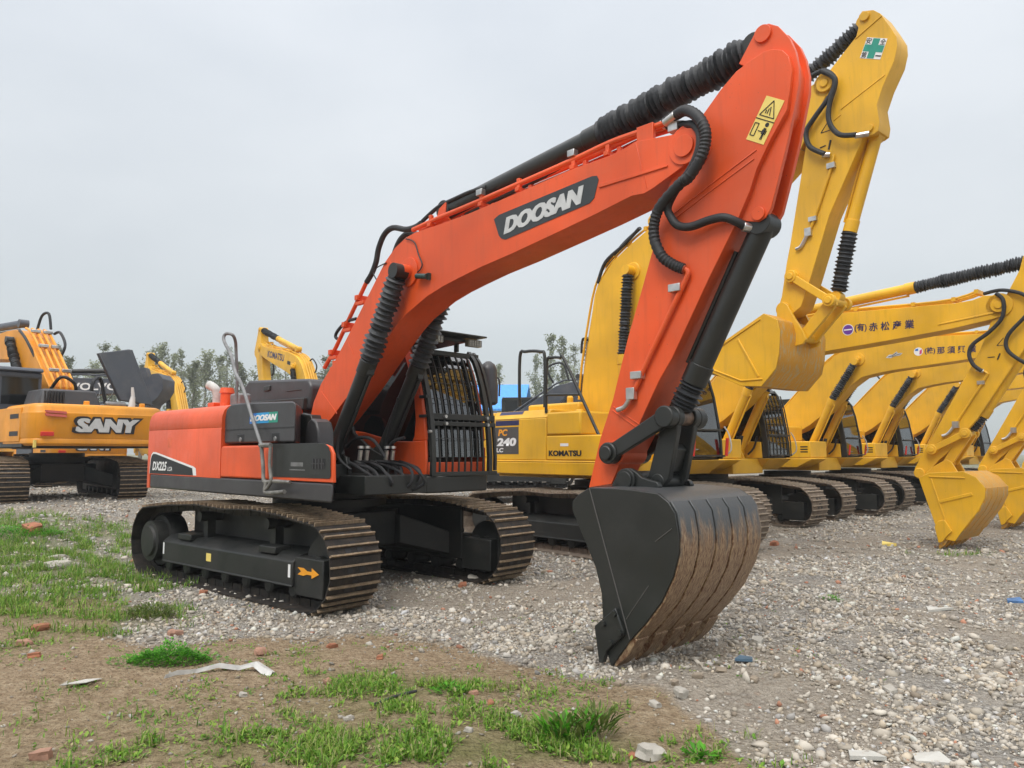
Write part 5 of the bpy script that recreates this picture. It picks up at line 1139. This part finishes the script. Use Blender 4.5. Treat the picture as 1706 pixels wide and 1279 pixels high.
# countable weeds
def weed(x, y, rx, ry, h, nl, ll, lw, cols, label, upright=False, group=None):
    z0 = gh(x, y)
    for _ in range(nl):
        far = random.random() < .2 and not upright
        q = math.sqrt(random.random()); a = ur(0, 6.283); dx, dy = rx * q * math.cos(a) * (1.5 if far else 1), ry * q * math.sin(a) * (1.5 if far else 1); hz = h * (1 - q * q) * ur(.25, 1) * (.75 + .9 * noise.noise(Vector((dx * 9 + x, dy * 9, 1)))) if not upright else h * ur(0, .9) * (1 - q * .5)
        c = random.choice(cols); j = ur(.7, 1.2)
        leaf(dx, dy, hz, ll * ur(.6, 1.2), lw * ur(.6, 1.2), a + ur(-.9, .9), ur(.0, 1.0) if not upright else ur(.5, 1.35), tuple(k * j for k in c))
    o = flush('weed', LEAFM); o.location = (x, y, z0); tag(o, label, 'weed', group, 'thing'); return o
BR = [(.09, .32, .02), (.13, .38, .03), (.06, .24, .015)]; OL = [(.1, .17, .03), (.14, .2, .04), (.2, .24, .07)]
weed(-2.55, 5.86, .30, .14, .13, 2600, .03, .008, BR, 'bright green cushion of weeds beside the white plastic strip')
weed(.30, 4.26, .14, .08, .16, 160, .10, .012, BR + OL, 'broad-leaved upright weed at the bottom edge near the middle', True)
weed(.46, 4.30, .09, .06, .17, 130, .11, .008, OL, 'tall thin grassy weed just beside the broad-leaved one', True)
weed(.96, 4.02, .08, .05, .06, 50, .07, .014, BR, 'small leafy weed at the bottom edge by the orange brick chip')
weed(-3.42, 7.42, .22, .14, .17, 700, .05, .007, OL, 'tall olive tuft of weeds by the front of the near track', True)
weed(-.40, 5.02, .08, .05, .06, 70, .05, .011, BR, 'small leafy weed by the black stick')
weed(-8.1, 12.7, .7, .5, .14, 1500, .05, .012, BR, 'dense green weed patch at the left edge beside the brick')
weed(3.38, 8.26, .1, .06, .06, 60, .04, .009, BR, 'small dark green weed on the gravel right of the bucket')

# ------------------------------------------------------------------ bricks, concrete lumps, scraps
def lump(name, x, y, s, m, label, cat, seed, group=None, sink=.25, rz=None, flat=1.0, sub=2):
    rr = random.Random(seed); b = MB(); bm = b.bm; bmesh.ops.create_cube(bm, size=1); 
    bmesh.ops.subdivide_edges(bm, edges=bm.edges[:], cuts=sub, use_grid_fill=True)
    for v in bm.verts:
        p = v.co * 2; k = 1 + .3 * noise.noise(Vector((p.x * 1.3 + seed, p.y * 1.3, p.z * 1.3))) + rr.uniform(-.08, .08)
        nrm = v.co.normalized() * .62; v.co = v.co.lerp(nrm, .5) * k
        v.co.x *= s[0]; v.co.y *= s[1]; v.co.z *= s[2] * flat
    o = b.build(name, m, None, angle=25); o.rotation_euler = (rr.uniform(-.2, .2), rr.uniform(-.2, .2), rr.uniform(0, 6.28) if rz is None else rz)
    o.location = (x, y, gh(x, y) + s[2] * (.5 - sink)); tag(o, label, cat, group, 'thing'); return o
BRK = plain('broken_brick', (.32, .13, .07), .95, bump=.6, bscale=50, var=.35); BRK2 = plain('weathered_brick', (.34, .19, .13), .95, bump=.6, bscale=50, var=.35)
CON = plain('broken_concrete', (.37, .345, .3), .95, bump=.6, bscale=40, var=.2); TILE = plain('pale_tile', (.46, .45, .41), .6, bump=.2, var=.1)
GB = 'broken bricks lying on the ground'
for k, (x, y, sz, l, mm) in enumerate([
    (-8.0, 12.9, .34, 'large orange brick lump in the grass at the left edge', BRK), (-1.44, 6.3, .085, 'rounded red brick piece alone in front of the near track', BRK), (-2.06, 5.70, .07, 'brown-red brick piece lying on the white plastic strip', BRK),
    (-.58, 9.15, .12, 'red brick chunk beside the far track end', BRK), (-.13, 4.82, .055, 'pinkish brick bit below the gravel edge, right of the black stick', BRK), (-3.95, 6.35, .11, 'dull red brick half at the left picture edge', BRK2),
    (-4.15, 6.9, .14, 'brick chunk on soil behind the dull red half', BRK), (-5.0, 10.55, .16, 'brick slab under the rear of the near track', BRK), (-4.44, 10.05, .14, 'brick slab beneath the near track, second from its rear', BRK2), (-3.4, 8.6, .13, 'red brick pile piece by the middle of the near track', BRK),
    (-3.65, 6.0, .09, 'small brick piece on bare soil at the left', BRK), (-2.43, 4.1, .1, 'flat brick at the bottom left corner', BRK2), (-1.95, 6.08, .12, 'pale orange brick behind the white plastic strip', BRK2), (-1.24, 5.3, .07, 'brick nub in the grass before the gravel', BRK2), (-.24, 5.0, .06, 'flat tan brick sliver on the gravel edge', BRK2),
    (4.5, 13.3, .18, 'broken orange brick on the gravel behind the black bucket', BRK), (-1.0, 5.95, .07, 'brick crumb half sunk in soil beside the gravel', BRK), (-2.9, 6.75, .12, 'orange brick slab in the grass by the near track front', BRK2), (.62, 4.02, .06, 'striped orange brick chip at the bottom edge', BRK)]):
    lump('brick', x, y, (sz * .95, sz * .65, sz * .5), mm, l, 'brick', k + 3, GB)
GCN = 'pale rubble lumps on the ground'
for k, (x, y, sz, l) in enumerate([
    (.70, 4.02, .14, 'grey boulder lump at the bottom edge near the middle'), (-6.2, 10.6, .3, 'flat pale concrete slab in the left grass'), (-6.6, 11.3, .22, 'pale concrete piece behind the flat slab'), (1.05, 4.9, .1, 'tan rubble block in front of the bucket'), (-.45, 9.66, .2, 'flat concrete plank beneath the far track end'),
    (2.0, 6.4, .12, 'pale chip on gravel right of the bucket lip'), (-.95, 4.6, .06, 'white stone on the soil below the grass'), (.02, 4.62, .06, 'white stone left of the boulder lump'), (-.24, 4.35, .05, 'pale stone among the bottom grass'), (2.9, 6.0, .08, 'buff flat stone on the right gravel'), (-1.7, 5.0, .05, 'grey stone on the brown soil'), (2.4, 5.0, .09, 'grey rubble piece at lower right'), (.86, 4.75, .07, 'white rubble piece below the bucket spoil')]):
    lump('rubble', x, y, (sz * .95, sz * .7, sz * (.4 if sz > .15 else .55)), CON, l, 'rubble', k + 40, GCN)
def scrap(name, pts_, h, m, label, cat, seed=1, curl=.02):
    b = MB(); rr = random.Random(seed); n_ = len(pts_)
    top = [b.bm.verts.new((x, y, gh(x, y) + .012 + rr.uniform(0, curl))) for x, y in pts_]; bot = [b.bm.verts.new((v.co.x, v.co.y, v.co.z - h)) for v in top]
    b.face(top); b.face(bot[::-1])
    for i in range(n_): b.face([top[i], top[(i + 1) % n_], bot[(i + 1) % n_], bot[i]])
    o = b.build(name, m, None, smooth=False); tag(o, label, cat, None, 'thing'); return o
PLS = plain('white_plastic_film', (.5, .49, .465), .5, bump=.4, bscale=30)
b = MB(); line = [(-2.42, 5.50, .01), (-2.36, 5.56, .02), (-2.25, 5.62, .03), (-2.1, 5.66, .05), (-1.95, 5.65, .045), (-1.84, 5.66, .06), (-1.76, 5.6, .04), (-1.68, 5.53, .02)]
prev = None
for i, (x, y, h) in enumerate(line):
    wd = (.012, .03, .02, .04, .018, .07, .1, .06)[i]; z = gh(x, y) + h * (.45, .8, .3, .7, .4, .8, .5, .4)[i]
    ring = [b.bm.verts.new(p) for p in ((x - .01, y - wd * .5, z - .012), (x, y - wd * .2, z + .02), (x + .01, y + wd * .4, z + .008), (x, y + wd * .3, z - .005), (x, y - wd * .2, z + .012))]
    if prev:
        for k in range(5): b.face([prev[k], prev[(k + 1) % 5], ring[(k + 1) % 5], ring[k]])
    else: b.face(ring)
    prev = ring
b.face(prev); tag(b.build('plastic_strip', PLS, None, angle=20), 'torn white plastic strip lying beside the bright green weeds', 'plastic')
scrap('paper_scrap', [(-3.02, 5.26), (-2.86, 5.30), (-2.82, 5.42), (-2.92, 5.40)], .004, TILE, 'pale flat scrap of card on the brown soil at the left', 'scrap', 2)
scrap('yellow_scrap', [(6.32, 13.25), (6.55, 13.22), (6.6, 13.42), (6.42, 13.46)], .05, MAT['warn'], 'yellow crumpled scrap on the gravel before the far tracks', 'scrap', 3, .08)
scrap('blue_scrap', [(5.2, 8.2), (5.36, 8.18), (5.4, 8.3), (5.28, 8.33)], .03, plain('worn_blue_plastic', (.06, .15, .32), .6), 'blue plastic scrap at the right edge of the gravel', 'scrap', 4, .06)
scrap('blue_scrap', [(1.62, 5.72), (1.74, 5.69), (1.77, 5.78), (1.68, 5.8)], .02, plain('faded_blue_film', (.08, .14, .2), .6), 'dull blue plastic bit on the gravel right of the bucket lip', 'scrap', 5, .04)
scrap('tile_piece', [(1.7, 4.0), (1.88, 3.99), (1.86, 4.1), (1.74, 4.11)], .02, TILE, 'white tile piece at the bottom right, the left one of two', 'tile', 6)
scrap('tile_piece', [(2.02, 3.98), (2.2, 3.96), (2.19, 4.07), (2.06, 4.09)], .02, TILE, 'white tile piece at the bottom right, the right one of two', 'tile', 7)
scrap('tile_piece', [(4.1, 7.7), (4.36, 7.72), (4.3, 7.86), (4.16, 7.85)], .02, TILE, 'pale board piece lying on the gravel at mid right', 'tile', 8)
b = MB(); b.tube([(-.84, 4.82, gh(-.84, 4.82) + .012), (-.72, 4.88, gh(-.72, 4.88) + .025), (-.6, 4.96, gh(-.6, 4.96) + .03)], .009, 8, 3); tag(b.build('stick', 'rubber', None), 'short black stick lying in the grass in front', 'stick')
# clods heaped before the lip
for k in range(9):
    x = .7 + k * .17; y = 5.12 + .09 * math.sin(k * 2.1); lump('clod', x, y, (.05 + .025 * math.sin(k * 5), .045, .035), plain('dry_clod', (.27, .22, .165), .98, bump=.8, bscale=30, var=.25) if k == 0 else bpy.data.materials['dry_clod'], 'dry earth clod in the heap turned up before the bucket lip', 'clod', k + 80, 'earth clods before the bucket')
# ------------------------------------------------------------------ amber excavator seen from behind, engine hood open
def amber_excavator(x, y, gz, hd, slew):
    r = empty('crawler_excavator', (x, y, gz), R(hd) - R(90)); SW = R(slew)
    undercarriage(r, -2.25, 2.25, 2.34, .6, .45, 'shoe', 'grouser')
    m = MB(); a = 1.40; lv = [(1.24, .06), (1.29, 0), (1.36, 0), (1.39, .015), (1.42, .0), (1.93, 0), (1.95, .015), (2.04, .02), (2.10, .06), (2.13, .14)]; prev = None
    def plan(i):
        p = [(-.9, -a + i)]
        for k in range(7): t = R(90) * k / 6; p.append((-2.30 - (.36 - i) * math.sin(t), -a + .36 - (.36 - i) * math.cos(t)))
        p += [(-2.72 + i, -.5), (-2.75 + i, 0), (-2.72 + i, .5)]
        for k in range(7): t = R(90) * k / 6; p.append((-2.30 - (.36 - i) * math.cos(t), a - .36 + (.36 - i) * math.sin(t)))
        return p + [(-.9, a - i)]
    for i, (z, ins) in enumerate(lv):
        ring = [m.bm.verts.new((px, py, z)) for px, py in plan(ins)]
        if prev:
            for k in range(len(ring)): m.face([prev[k], prev[(k + 1) % len(ring)], ring[(k + 1) % len(ring)], ring[k]])
        else: m.face(ring[::-1])
        prev = ring
    m.face(prev); cw = m.build('counterweight', 'amber', r, slew=SW)
    lettering('maker_outline', 'SANY', (-2.766, .62, 1.50), (0, -1, 0), (0, 0, 1), .37, 1.38, .12, .13, 'ink', cw, ext=.001)
    lettering('maker_lettering', 'SANY', (-2.772, .58, 1.53), (0, -1, 0), (0, 0, 1), .30, 1.28, .12, .075, 'silver', cw, ext=.002)
    PT = plain('faded_pink_tape', (.62, .13, .1), .6, var=.15)
    for za, zb in ((1.93, 1.87), (1.86, 1.78)):
        m = MB(); m.hexa([(-2.705, 1.14, za), (-2.735, .76, za - .02), (-2.66, .76, za - .02), (-2.64, 1.14, za), (-2.705, 1.16, za + .05), (-2.735, .78, za + .03), (-2.66, .78, za + .03), (-2.64, 1.16, za + .05)]); m.build('reflective_tape', PT, cw, smooth=False)
    m = MB(); m.box(-2.70, -2.62, .98, 1.22, 1.44, 1.53); m.build('rear_reflector', 'redfilm', cw, .01)
    m = MB(); m.box(-2.60, -2.55, 1.27, 1.32, 1.2, 1.36); m.build('yellow_sticker', 'warn', cw)
    for y_ in (.22, -.98): m = MB(); m.box(-2.3, -2.2, y_ - .05, y_ + .05, 2.1, 2.23); m.build('lifting_lug', 'orangefilm', cw, .015)
    m = MB(); m.box(-2.1, 1.5, -1.39, 1.39, 1.2, 1.34); m.box(-.9, 1.3, -1.38, -.5, 1.3, 1.95); m.build('side_skirt', 'black', r, .02, slew=SW)
    m = MB(); m.box(-2.0, -.5, 1.38, 1.415, 1.32, 2.06); sp = m.build('side_panel', 'amber', r, .02, slew=SW)
    for z in (1.45, 1.82): m = MB(); m.box(-1.9, -1.35, 1.416, 1.42, z, z + .1); m.build('vent_slot', 'ink', sp)
    m = MB(); m.prism_z([(-2.0, -.2), (-2.1, .0), (-2.1, .95), (-2.0, 1.1), (-1.0, 1.1), (-1.0, -.2)], 2.1, 2.48, [(-1.9, -.1), (-2.0, .05), (-2.0, .9), (-1.9, 1.0), (-1.0, 1.0), (-1.0, -.1)]); hd_ = m.build('engine_cover', 'grey', r, .04, slew=SW)
    m = MB()
    for k in range(7): m.box(-2.112, -2.06, .62 + k * .06, .65 + k * .06, 2.14, 2.42)
    m.build('cover_grille', 'ink', hd_)
    m = MB()
    m.hexa([(-1.95, -.62, 2.3), (-1.95, -1.35, 2.22), (-1.80, -1.35, 2.22), (-1.80, -.62, 2.3), (-1.45, -.28, 3.42), (-1.45, -1.0, 3.58), (-1.28, -1.02, 3.6), (-1.28, -.28, 3.42)])
    m.hexa([(-1.96, -1.30, 2.2), (-1.96, -1.38, 2.2), (-1.2, -1.42, 2.3), (-1.2, -1.34, 2.3), (-1.46, -.96, 3.56), (-1.46, -1.04, 3.58), (-.95, -1.12, 3.5), (-.95, -1.04, 3.5)])
    m.build('open_engine_hood', 'hood', r, .02, slew=SW)
    m = MB(); m.cyl((-1.98, -.85, 2.1), (-1.98, -.88, 2.4), .09, .05, seg=16); m.cyl((-1.98, -.88, 2.4), (-1.98, -.86, 2.62), .045, .03, seg=12); m.build('exhaust_stack', 'silver', r, slew=SW)
    m = MB(); m.box(-1.9, -1.1, -1.25, -.35, 2.0, 2.22); m.cyl((-1.9, -.3, 2.2), (-1.9, -.75, 2.2), .07, seg=14); m.build('engine', 'worn', r, .03, slew=SW)
    m = MB(); m.tube([(-1.8, -.3, 2.1), (-1.7, -.5, 2.4), (-1.6, -.7, 2.75)], .014, 6, 1); m.tube([(-1.8, -.15, 2.1), (-1.7, -.25, 2.45), (-1.62, -.3, 2.6)], .012, 6, 1); m.build('hood_stay', 'black', r, slew=SW)
    # cab on the far side
    c = MB(); c.box(-.35, 1.5, .52, 1.42, 1.3, 2.96); c.prism([(-.42, 2.96), (1.3, 2.96), (1.2, 3.06), (-.36, 3.06)], .5, 1.44); cab = c.build('cab', 'slate', r, .04, slew=SW)
    m = MB(); m.box(-.356, -.35, .6, 1.34, 2.2, 2.82); m.build('rear_window', 'glass_dark', cab); m = MB(); m.box(-.2, 1.3, 1.42, 1.426, 2.0, 2.85); m.build('door_window', 'glass_dark', cab)
    m = MB(); m.box(-.37, -.352, .54, 1.40, 2.83, 2.86); m.build('cab_moulding', 'grey', cab)
    # boom with four riser pipes up its back
    f = lambda p: (p[0] * 1.26, (p[1] - 2) * 1.07 + 2.05)
    b = box_arm('boom', [f(p) for p in KB], -.36, .26, 'amber', r, SW, .015)
    m = MB()
    for y_ in (-.26, -.12, .02, .16): m.tube([(q[0] - .03, y_, q[1] + .05) for q in map(f, [(0, 2.4), (.03, 2.65), (.5, 3.1), (1.128, 3.69), (1.5, 3.98), (1.8, 4.1)])], .034, 8, 2)
    m.build('boom_pipe', 'orangefilm', b)
    for p in ((.3, 2.92), (.95, 3.55), (1.45, 3.96)):
        q = f(p)
        for y_ in (-.2, .08): m = MB(); m.box(q[0] - .12, q[0] + .0, y_ - .11, y_ + .1, q[1] + .04, q[1] + .12); m.build('pipe_clamp', 'steel', b, .01)
    m = MB(); m.tube([f((1.8, 4.1)) [:1] + (-.1,) + f((1.8, 4.1))[1:], (2.1, -.15, 4.7), (1.75, -.2, 4.72), (1.6, -.22, 4.3)], .035, 8, 5)
    m.tube([(1.0, -.3, 3.55), (.95, -.36, 3.85), (1.35, -.36, 4.2), (1.7, -.34, 4.2)], .035, 8, 5); m.tube([(.1, .25, 2.5), (-.25, .1, 2.9), (-.3, -.2, 2.75), (-.1, -.3, 2.4)], .04, 8, 5)
    m.tube([(-.6, -.5, 2.2), (-.7, -.45, 2.75), (-.5, -.7, 2.9), (-.5, -.85, 2.3)], .045, 8, 6); m.tube([(1.2, .24, 3.5), (1.5, .36, 3.95), (2.2, .3, 4.25), (2.6, .2, 4.3)], .035, 8, 4); m.build('boom_hose', 'rubber', b)
    box_arm('arm', [f(p) for p in KA], -.3, .2, 'amber', r, SW)
    cylinder('boom_cylinder', r, (1.05, -.5, 1.6), (1.9, -.5, 3.1), (2.7, -.5, 4.0), .1, 'black', SW, gaiter=.12)
    cylinder('boom_cylinder', r, (1.05, .38, 1.6), (1.9, .38, 3.1), (2.7, .38, 4.0), .1, 'black', SW, gaiter=.12)
    cylinder('arm_cylinder', r, (3.2, -.05, 4.6), (5.9, -.05, 4.75), (7.9, -.05, 4.9), .11, 'slate', SW, gaiter=.13)
    kp = [f(p) for p in T['K2BUCKET']]
    make_bucket(r, kp, kp[8::-1], -.8, .7, ([f(p) for p in KE], ((-.33, -.28), (.16, .21))), ('amber', 'yellowback', 'yellowback'), SW, (-.5, -.85), 9, 0)
    return r
am = amber_excavator(-10.95, 18.5, .46, 220.5, 8.5)
tag(am, 'amber excavator seen from behind with dark engine hood standing open and silver lettering', 'excavator')
am2 = copy_tree(am); am2.location = (-18.3, 31.6, .12); tag(am2, 'amber excavator far back, only its low rear seen under the open-hooded one', 'excavator')

# slate grey machines further back
def slate_excavator(x, y, gz, hd):
    r = empty('crawler_excavator', (x, y, gz), R(hd) - R(90)); yellow_body(r, 'slate', 0, 'shoe', 'grouser', guard=False)
    b = box_arm('boom', [(.1, 1.95), (.0, 2.3), (1.5, 3.3), (2.0, 3.42), (4.8, 3.36), (5.2, 3.2), (5.1, 3.0), (4.6, 2.92), (2.2, 2.78), (1.4, 2.4), (.5, 2.0)], -.3, .15, 'slate', r, 0, .012)
    m = MB()
    for yy in (-.2, -.05): m.tube([(.0, yy, 2.4), (1.48, yy, 3.38), (2.0, yy, 3.5), (3.2, yy, 3.52), (4.6, yy, 3.42)], .022, 8, 2)
    m.build('boom_pipe', 'slate', b)
    m = MB(); m.tube([(1.4, -.2, 3.4), (1.2, -.2, 3.9), (1.7, -.2, 4.05), (1.9, -.2, 3.5)], .035, 8, 5); m.build('boom_hose', 'rubber', b)
    cylinder('arm_cylinder', r, (2.2, -.07, 3.62), (4.0, -.07, 3.65), (4.85, -.07, 3.66), .08, 'black', 0, gaiter=.09)
    cylinder('boom_cylinder', r, (.8, -.44, 1.56), (1.4, -.44, 2.3), (1.9, -.44, 2.95), .085, 'slate', 0, gaiter=.1)
    box_arm('arm', [(4.75, 3.2), (4.85, 3.72), (5.05, 3.75), (5.2, 3.3), (5.2, 2.3), (5.1, 1.6), (4.95, 1.6), (4.85, 2.3)], -.25, .1, 'slate', r, 0)
    make_bucket(r, [(4.95, 2.75), (5.15, 3.1), (5.4, 3.5), (5.6, 3.53), (5.76, 3.35), (5.76, 3.0), (5.62, 2.75), (5.3, 2.5), (5.0, 2.5)], [(5.0, 2.5), (5.3, 2.5), (5.62, 2.75), (5.76, 3.0), (5.76, 3.35), (5.6, 3.53), (5.4, 3.5)], -.55, .4, ([(5.0, 2.62), (5.1, 2.4), (5.3, 2.4), (5.4, 2.62)], ((-.56, .41),)), ('slate', 'slate', 'slate'), 0, (-1, -.3), 8, 0)
    return r
sl = slate_excavator(-16.9, 24.6, .55, 92)
tag(sl, 'slate grey excavator with white lettering on its level boom behind the open hood', 'excavator')
lettering('boom_lettering', 'VOLVO', (2.75, -.302, 3.0), (1, 0, 0), (0, 0, 1), .24, 1.5, 0, .03, 'white', child(sl, 'boom'))
sl2 = slate_excavator(.0, 25.5, .45, 84); tag(sl2, 'slate grey excavator seen above the striped decal, between the black hand rails', 'excavator')
# two more yellow machines facing away on the left
def lift(root, deg):
    f = Vector((.12, 0, 2.2)); M_ = Matrix.Translation(f) @ Matrix.Rotation(-R(deg), 4, 'Y') @ Matrix.Translation(-f)
    for c in root.children:
        if c.name.split('.')[0] in ('boom', 'arm', 'bucket', 'arm_cylinder', 'bucket_cylinder', 'boom_cylinder', 'idler_link', 'bucket_link', 'ram_hose'): c.matrix_basis = M_ @ c.matrix_basis
def plain_copy(x, y, gz, hd, deg):
    c = copy_tree(row0); c.location = (x, y, gz); c.rotation_euler.z = R(hd) - R(90)
    if deg: lift(c, deg)
    return c
k7 = plain_copy(-6.6, 25.8, .45, 217.5, 13); tag(k7, 'yellow excavator facing away with dark maker lettering on its boom, above the black engine hood', 'excavator')
b7 = child(k7, 'boom'); lettering('boom_lettering', 'KOMATSU', (4.9, .152, 3.74), (-1, 0, .03), (.03, 0, 1), .26, 1.75, 0, .03, 'navy', b7)
m = MB(); m.box(2.5, 2.8, .15, .153, 3.75, 3.88); m.build('dark_sticker', 'ink', b7)
k8 = plain_copy(-14.0, 32.6, .3, 220.5, 13); tag(k8, 'yellow excavator arm and boom rising beyond the slate grey bucket', 'excavator')

# blue-roofed shed
sh_ = empty('shed', (-4.0, 62, .2), R(-6)); tag(sh_, 'low far shed with bright blue sheet roof', 'shed')
m = MB(); m.box(-6, 5, -4, 4, 0, 4.6); m.build('wall', plain('pale_shed_wall', (.5, .48, .44), .8), sh_)
m = MB(); m.prism_x([(-4.5, 4.5), (0, 6.7), (4.5, 4.5), (4.5, 4.65), (0, 6.85), (-4.5, 4.65)], -6.4, 5.4); m.build('roof', plain('blue_sheet_roof', (.06, .3, .75), .6), sh_)

# ------------------------------------------------------------------ trees on the horizon
rt = random.Random(11)
def tree_mesh(seed, h, leaves, spread):
    rr = random.Random(seed); t = MB(); pts = [(0, 0, 0)]
    for k in range(1, 7): pts.append((rr.uniform(-.12, .12) * k * .3, rr.uniform(-.12, .12) * k * .3, h * k / 6.3))
    prof = []
    for i in range(len(pts) - 1): t.rings(pts[i], pts[i + 1], [(0, .17 * (1 - i / 6.5)), (1, .17 * (1 - (i + 1) / 6.5))], 8, cap=(i == 5))
    LV = []; LF = []; LC = []
    for k in range(46):
        u = rr.uniform(.12, .97); z0 = h * u; a = rr.uniform(0, 6.28); ln = h * spread * (.35 + 1.0 * math.sin(math.pi * min(1, (u * .9 + .12)))) * rr.uniform(.5, 1.15)
        up = rr.uniform(.75, 1.2); i = min(5, int(u * 6.3)); bx_, by_ = pts[min(6, i)][:2]
        p0 = Vector((bx_, by_, z0)); p1 = p0 + Vector((math.cos(a) * math.cos(up), math.sin(a) * math.cos(up), math.sin(up))) * ln
        t.rings(p0, p1, [(0, .045 * (1.1 - u)), (1, .012)], 5)
        if rr.random() < .12: continue
        tone = rr.uniform(.65, 1.25)
        for _ in range(leaves):
            s = rr.uniform(.15, 1.12); c = p0.lerp(p1, s) + Vector((rr.gauss(0, .16), rr.gauss(0, .16), rr.gauss(0, .2))) * (.6 + ln * .22)
            d = Vector((rr.gauss(0, 1), rr.gauss(0, 1), rr.gauss(0, 1))).normalized(); e = d.orthogonal().normalized(); sz = rr.uniform(.05, .13)
            j = len(LV); LV += [c - d * sz, c + e * sz * .6, c + d * sz, c - e * sz * .6]; LF.append((j, j + 1, j + 2, j + 3))
            q = tone * rr.uniform(.75, 1.25); LC += [(.25 * q, .275 * q, .175 * q)] * 4
    return t, np.array([tuple(v) for v in LV]), np.array(LF), np.array(LC)
LEAFT = vcol('tree_leaf', .7, trans=.35)
protos = []
for k, (h, sp_r, lf) in enumerate(((10.5, .13, 62), (11.5, .11, 58), (9.0, .17, 70), (8.0, .2, 55))):
    root = empty('poplar_tree', (0, 0, 0)); t, V, F, C = tree_mesh(k + 5, h, lf, sp_r)
    t.build('trunk', 'bark', root); cr = mesh_np('crown', V, F, C, LEAFT); cr.parent = root; protos.append((root, h))
spots = [(72, 596, 66), (92, 574, 72), (108, 592, 62), (150, 604, 70), (172, 571, 74), (190, 578, 80), (236, 604, 66), (262, 576, 72), (283, 588, 66), (298, 582, 78), (318, 600, 64), (338, 586, 70), (362, 592, 76), (378, 578, 68), (398, 600, 72), (440, 596, 78), (470, 590, 70), (505, 598, 74), (545, 592, 72),
         (806, 612, 80), (828, 606, 76), (893, 590, 70), (916, 556, 66), (938, 560, 68), (956, 572, 76), (980, 562, 70), (1006, 580, 78)]
where = ['left of the open hood', 'right of the open hood', 'behind the yellow arm on the left', 'right of the dark cab roof', 'between the black hand rails']
for k, (u, v, D) in enumerate(spots):
    root, h = protos[k % 4] if k not in (21, 22, 23, 25) else protos[k % 2]
    o = root if k < 4 else copy_tree(root)
    X = (u - 853) / 1274 * D; top = (754 - v) / 1274 * D + 1.55; s = (top - .3) / h
    o.location = (X, D, .25); o.scale = (s * rt.uniform(.9, 1.2), s * rt.uniform(.9, 1.2), s); o.rotation_euler.z = rt.uniform(0, 6.28)
    side = u < 700
    tag(o, 'thin pale green poplar in the line of trees behind the left machines' if side else 'thin pale green poplar behind the machines right of the red cab', 'tree', 'poplars on the left horizon' if side else 'poplars right of the cab')

# the spare copy used as a pattern is removed again
for o in [q for q in row0.children_recursive] + [row0]: bpy.data.objects.remove(o)
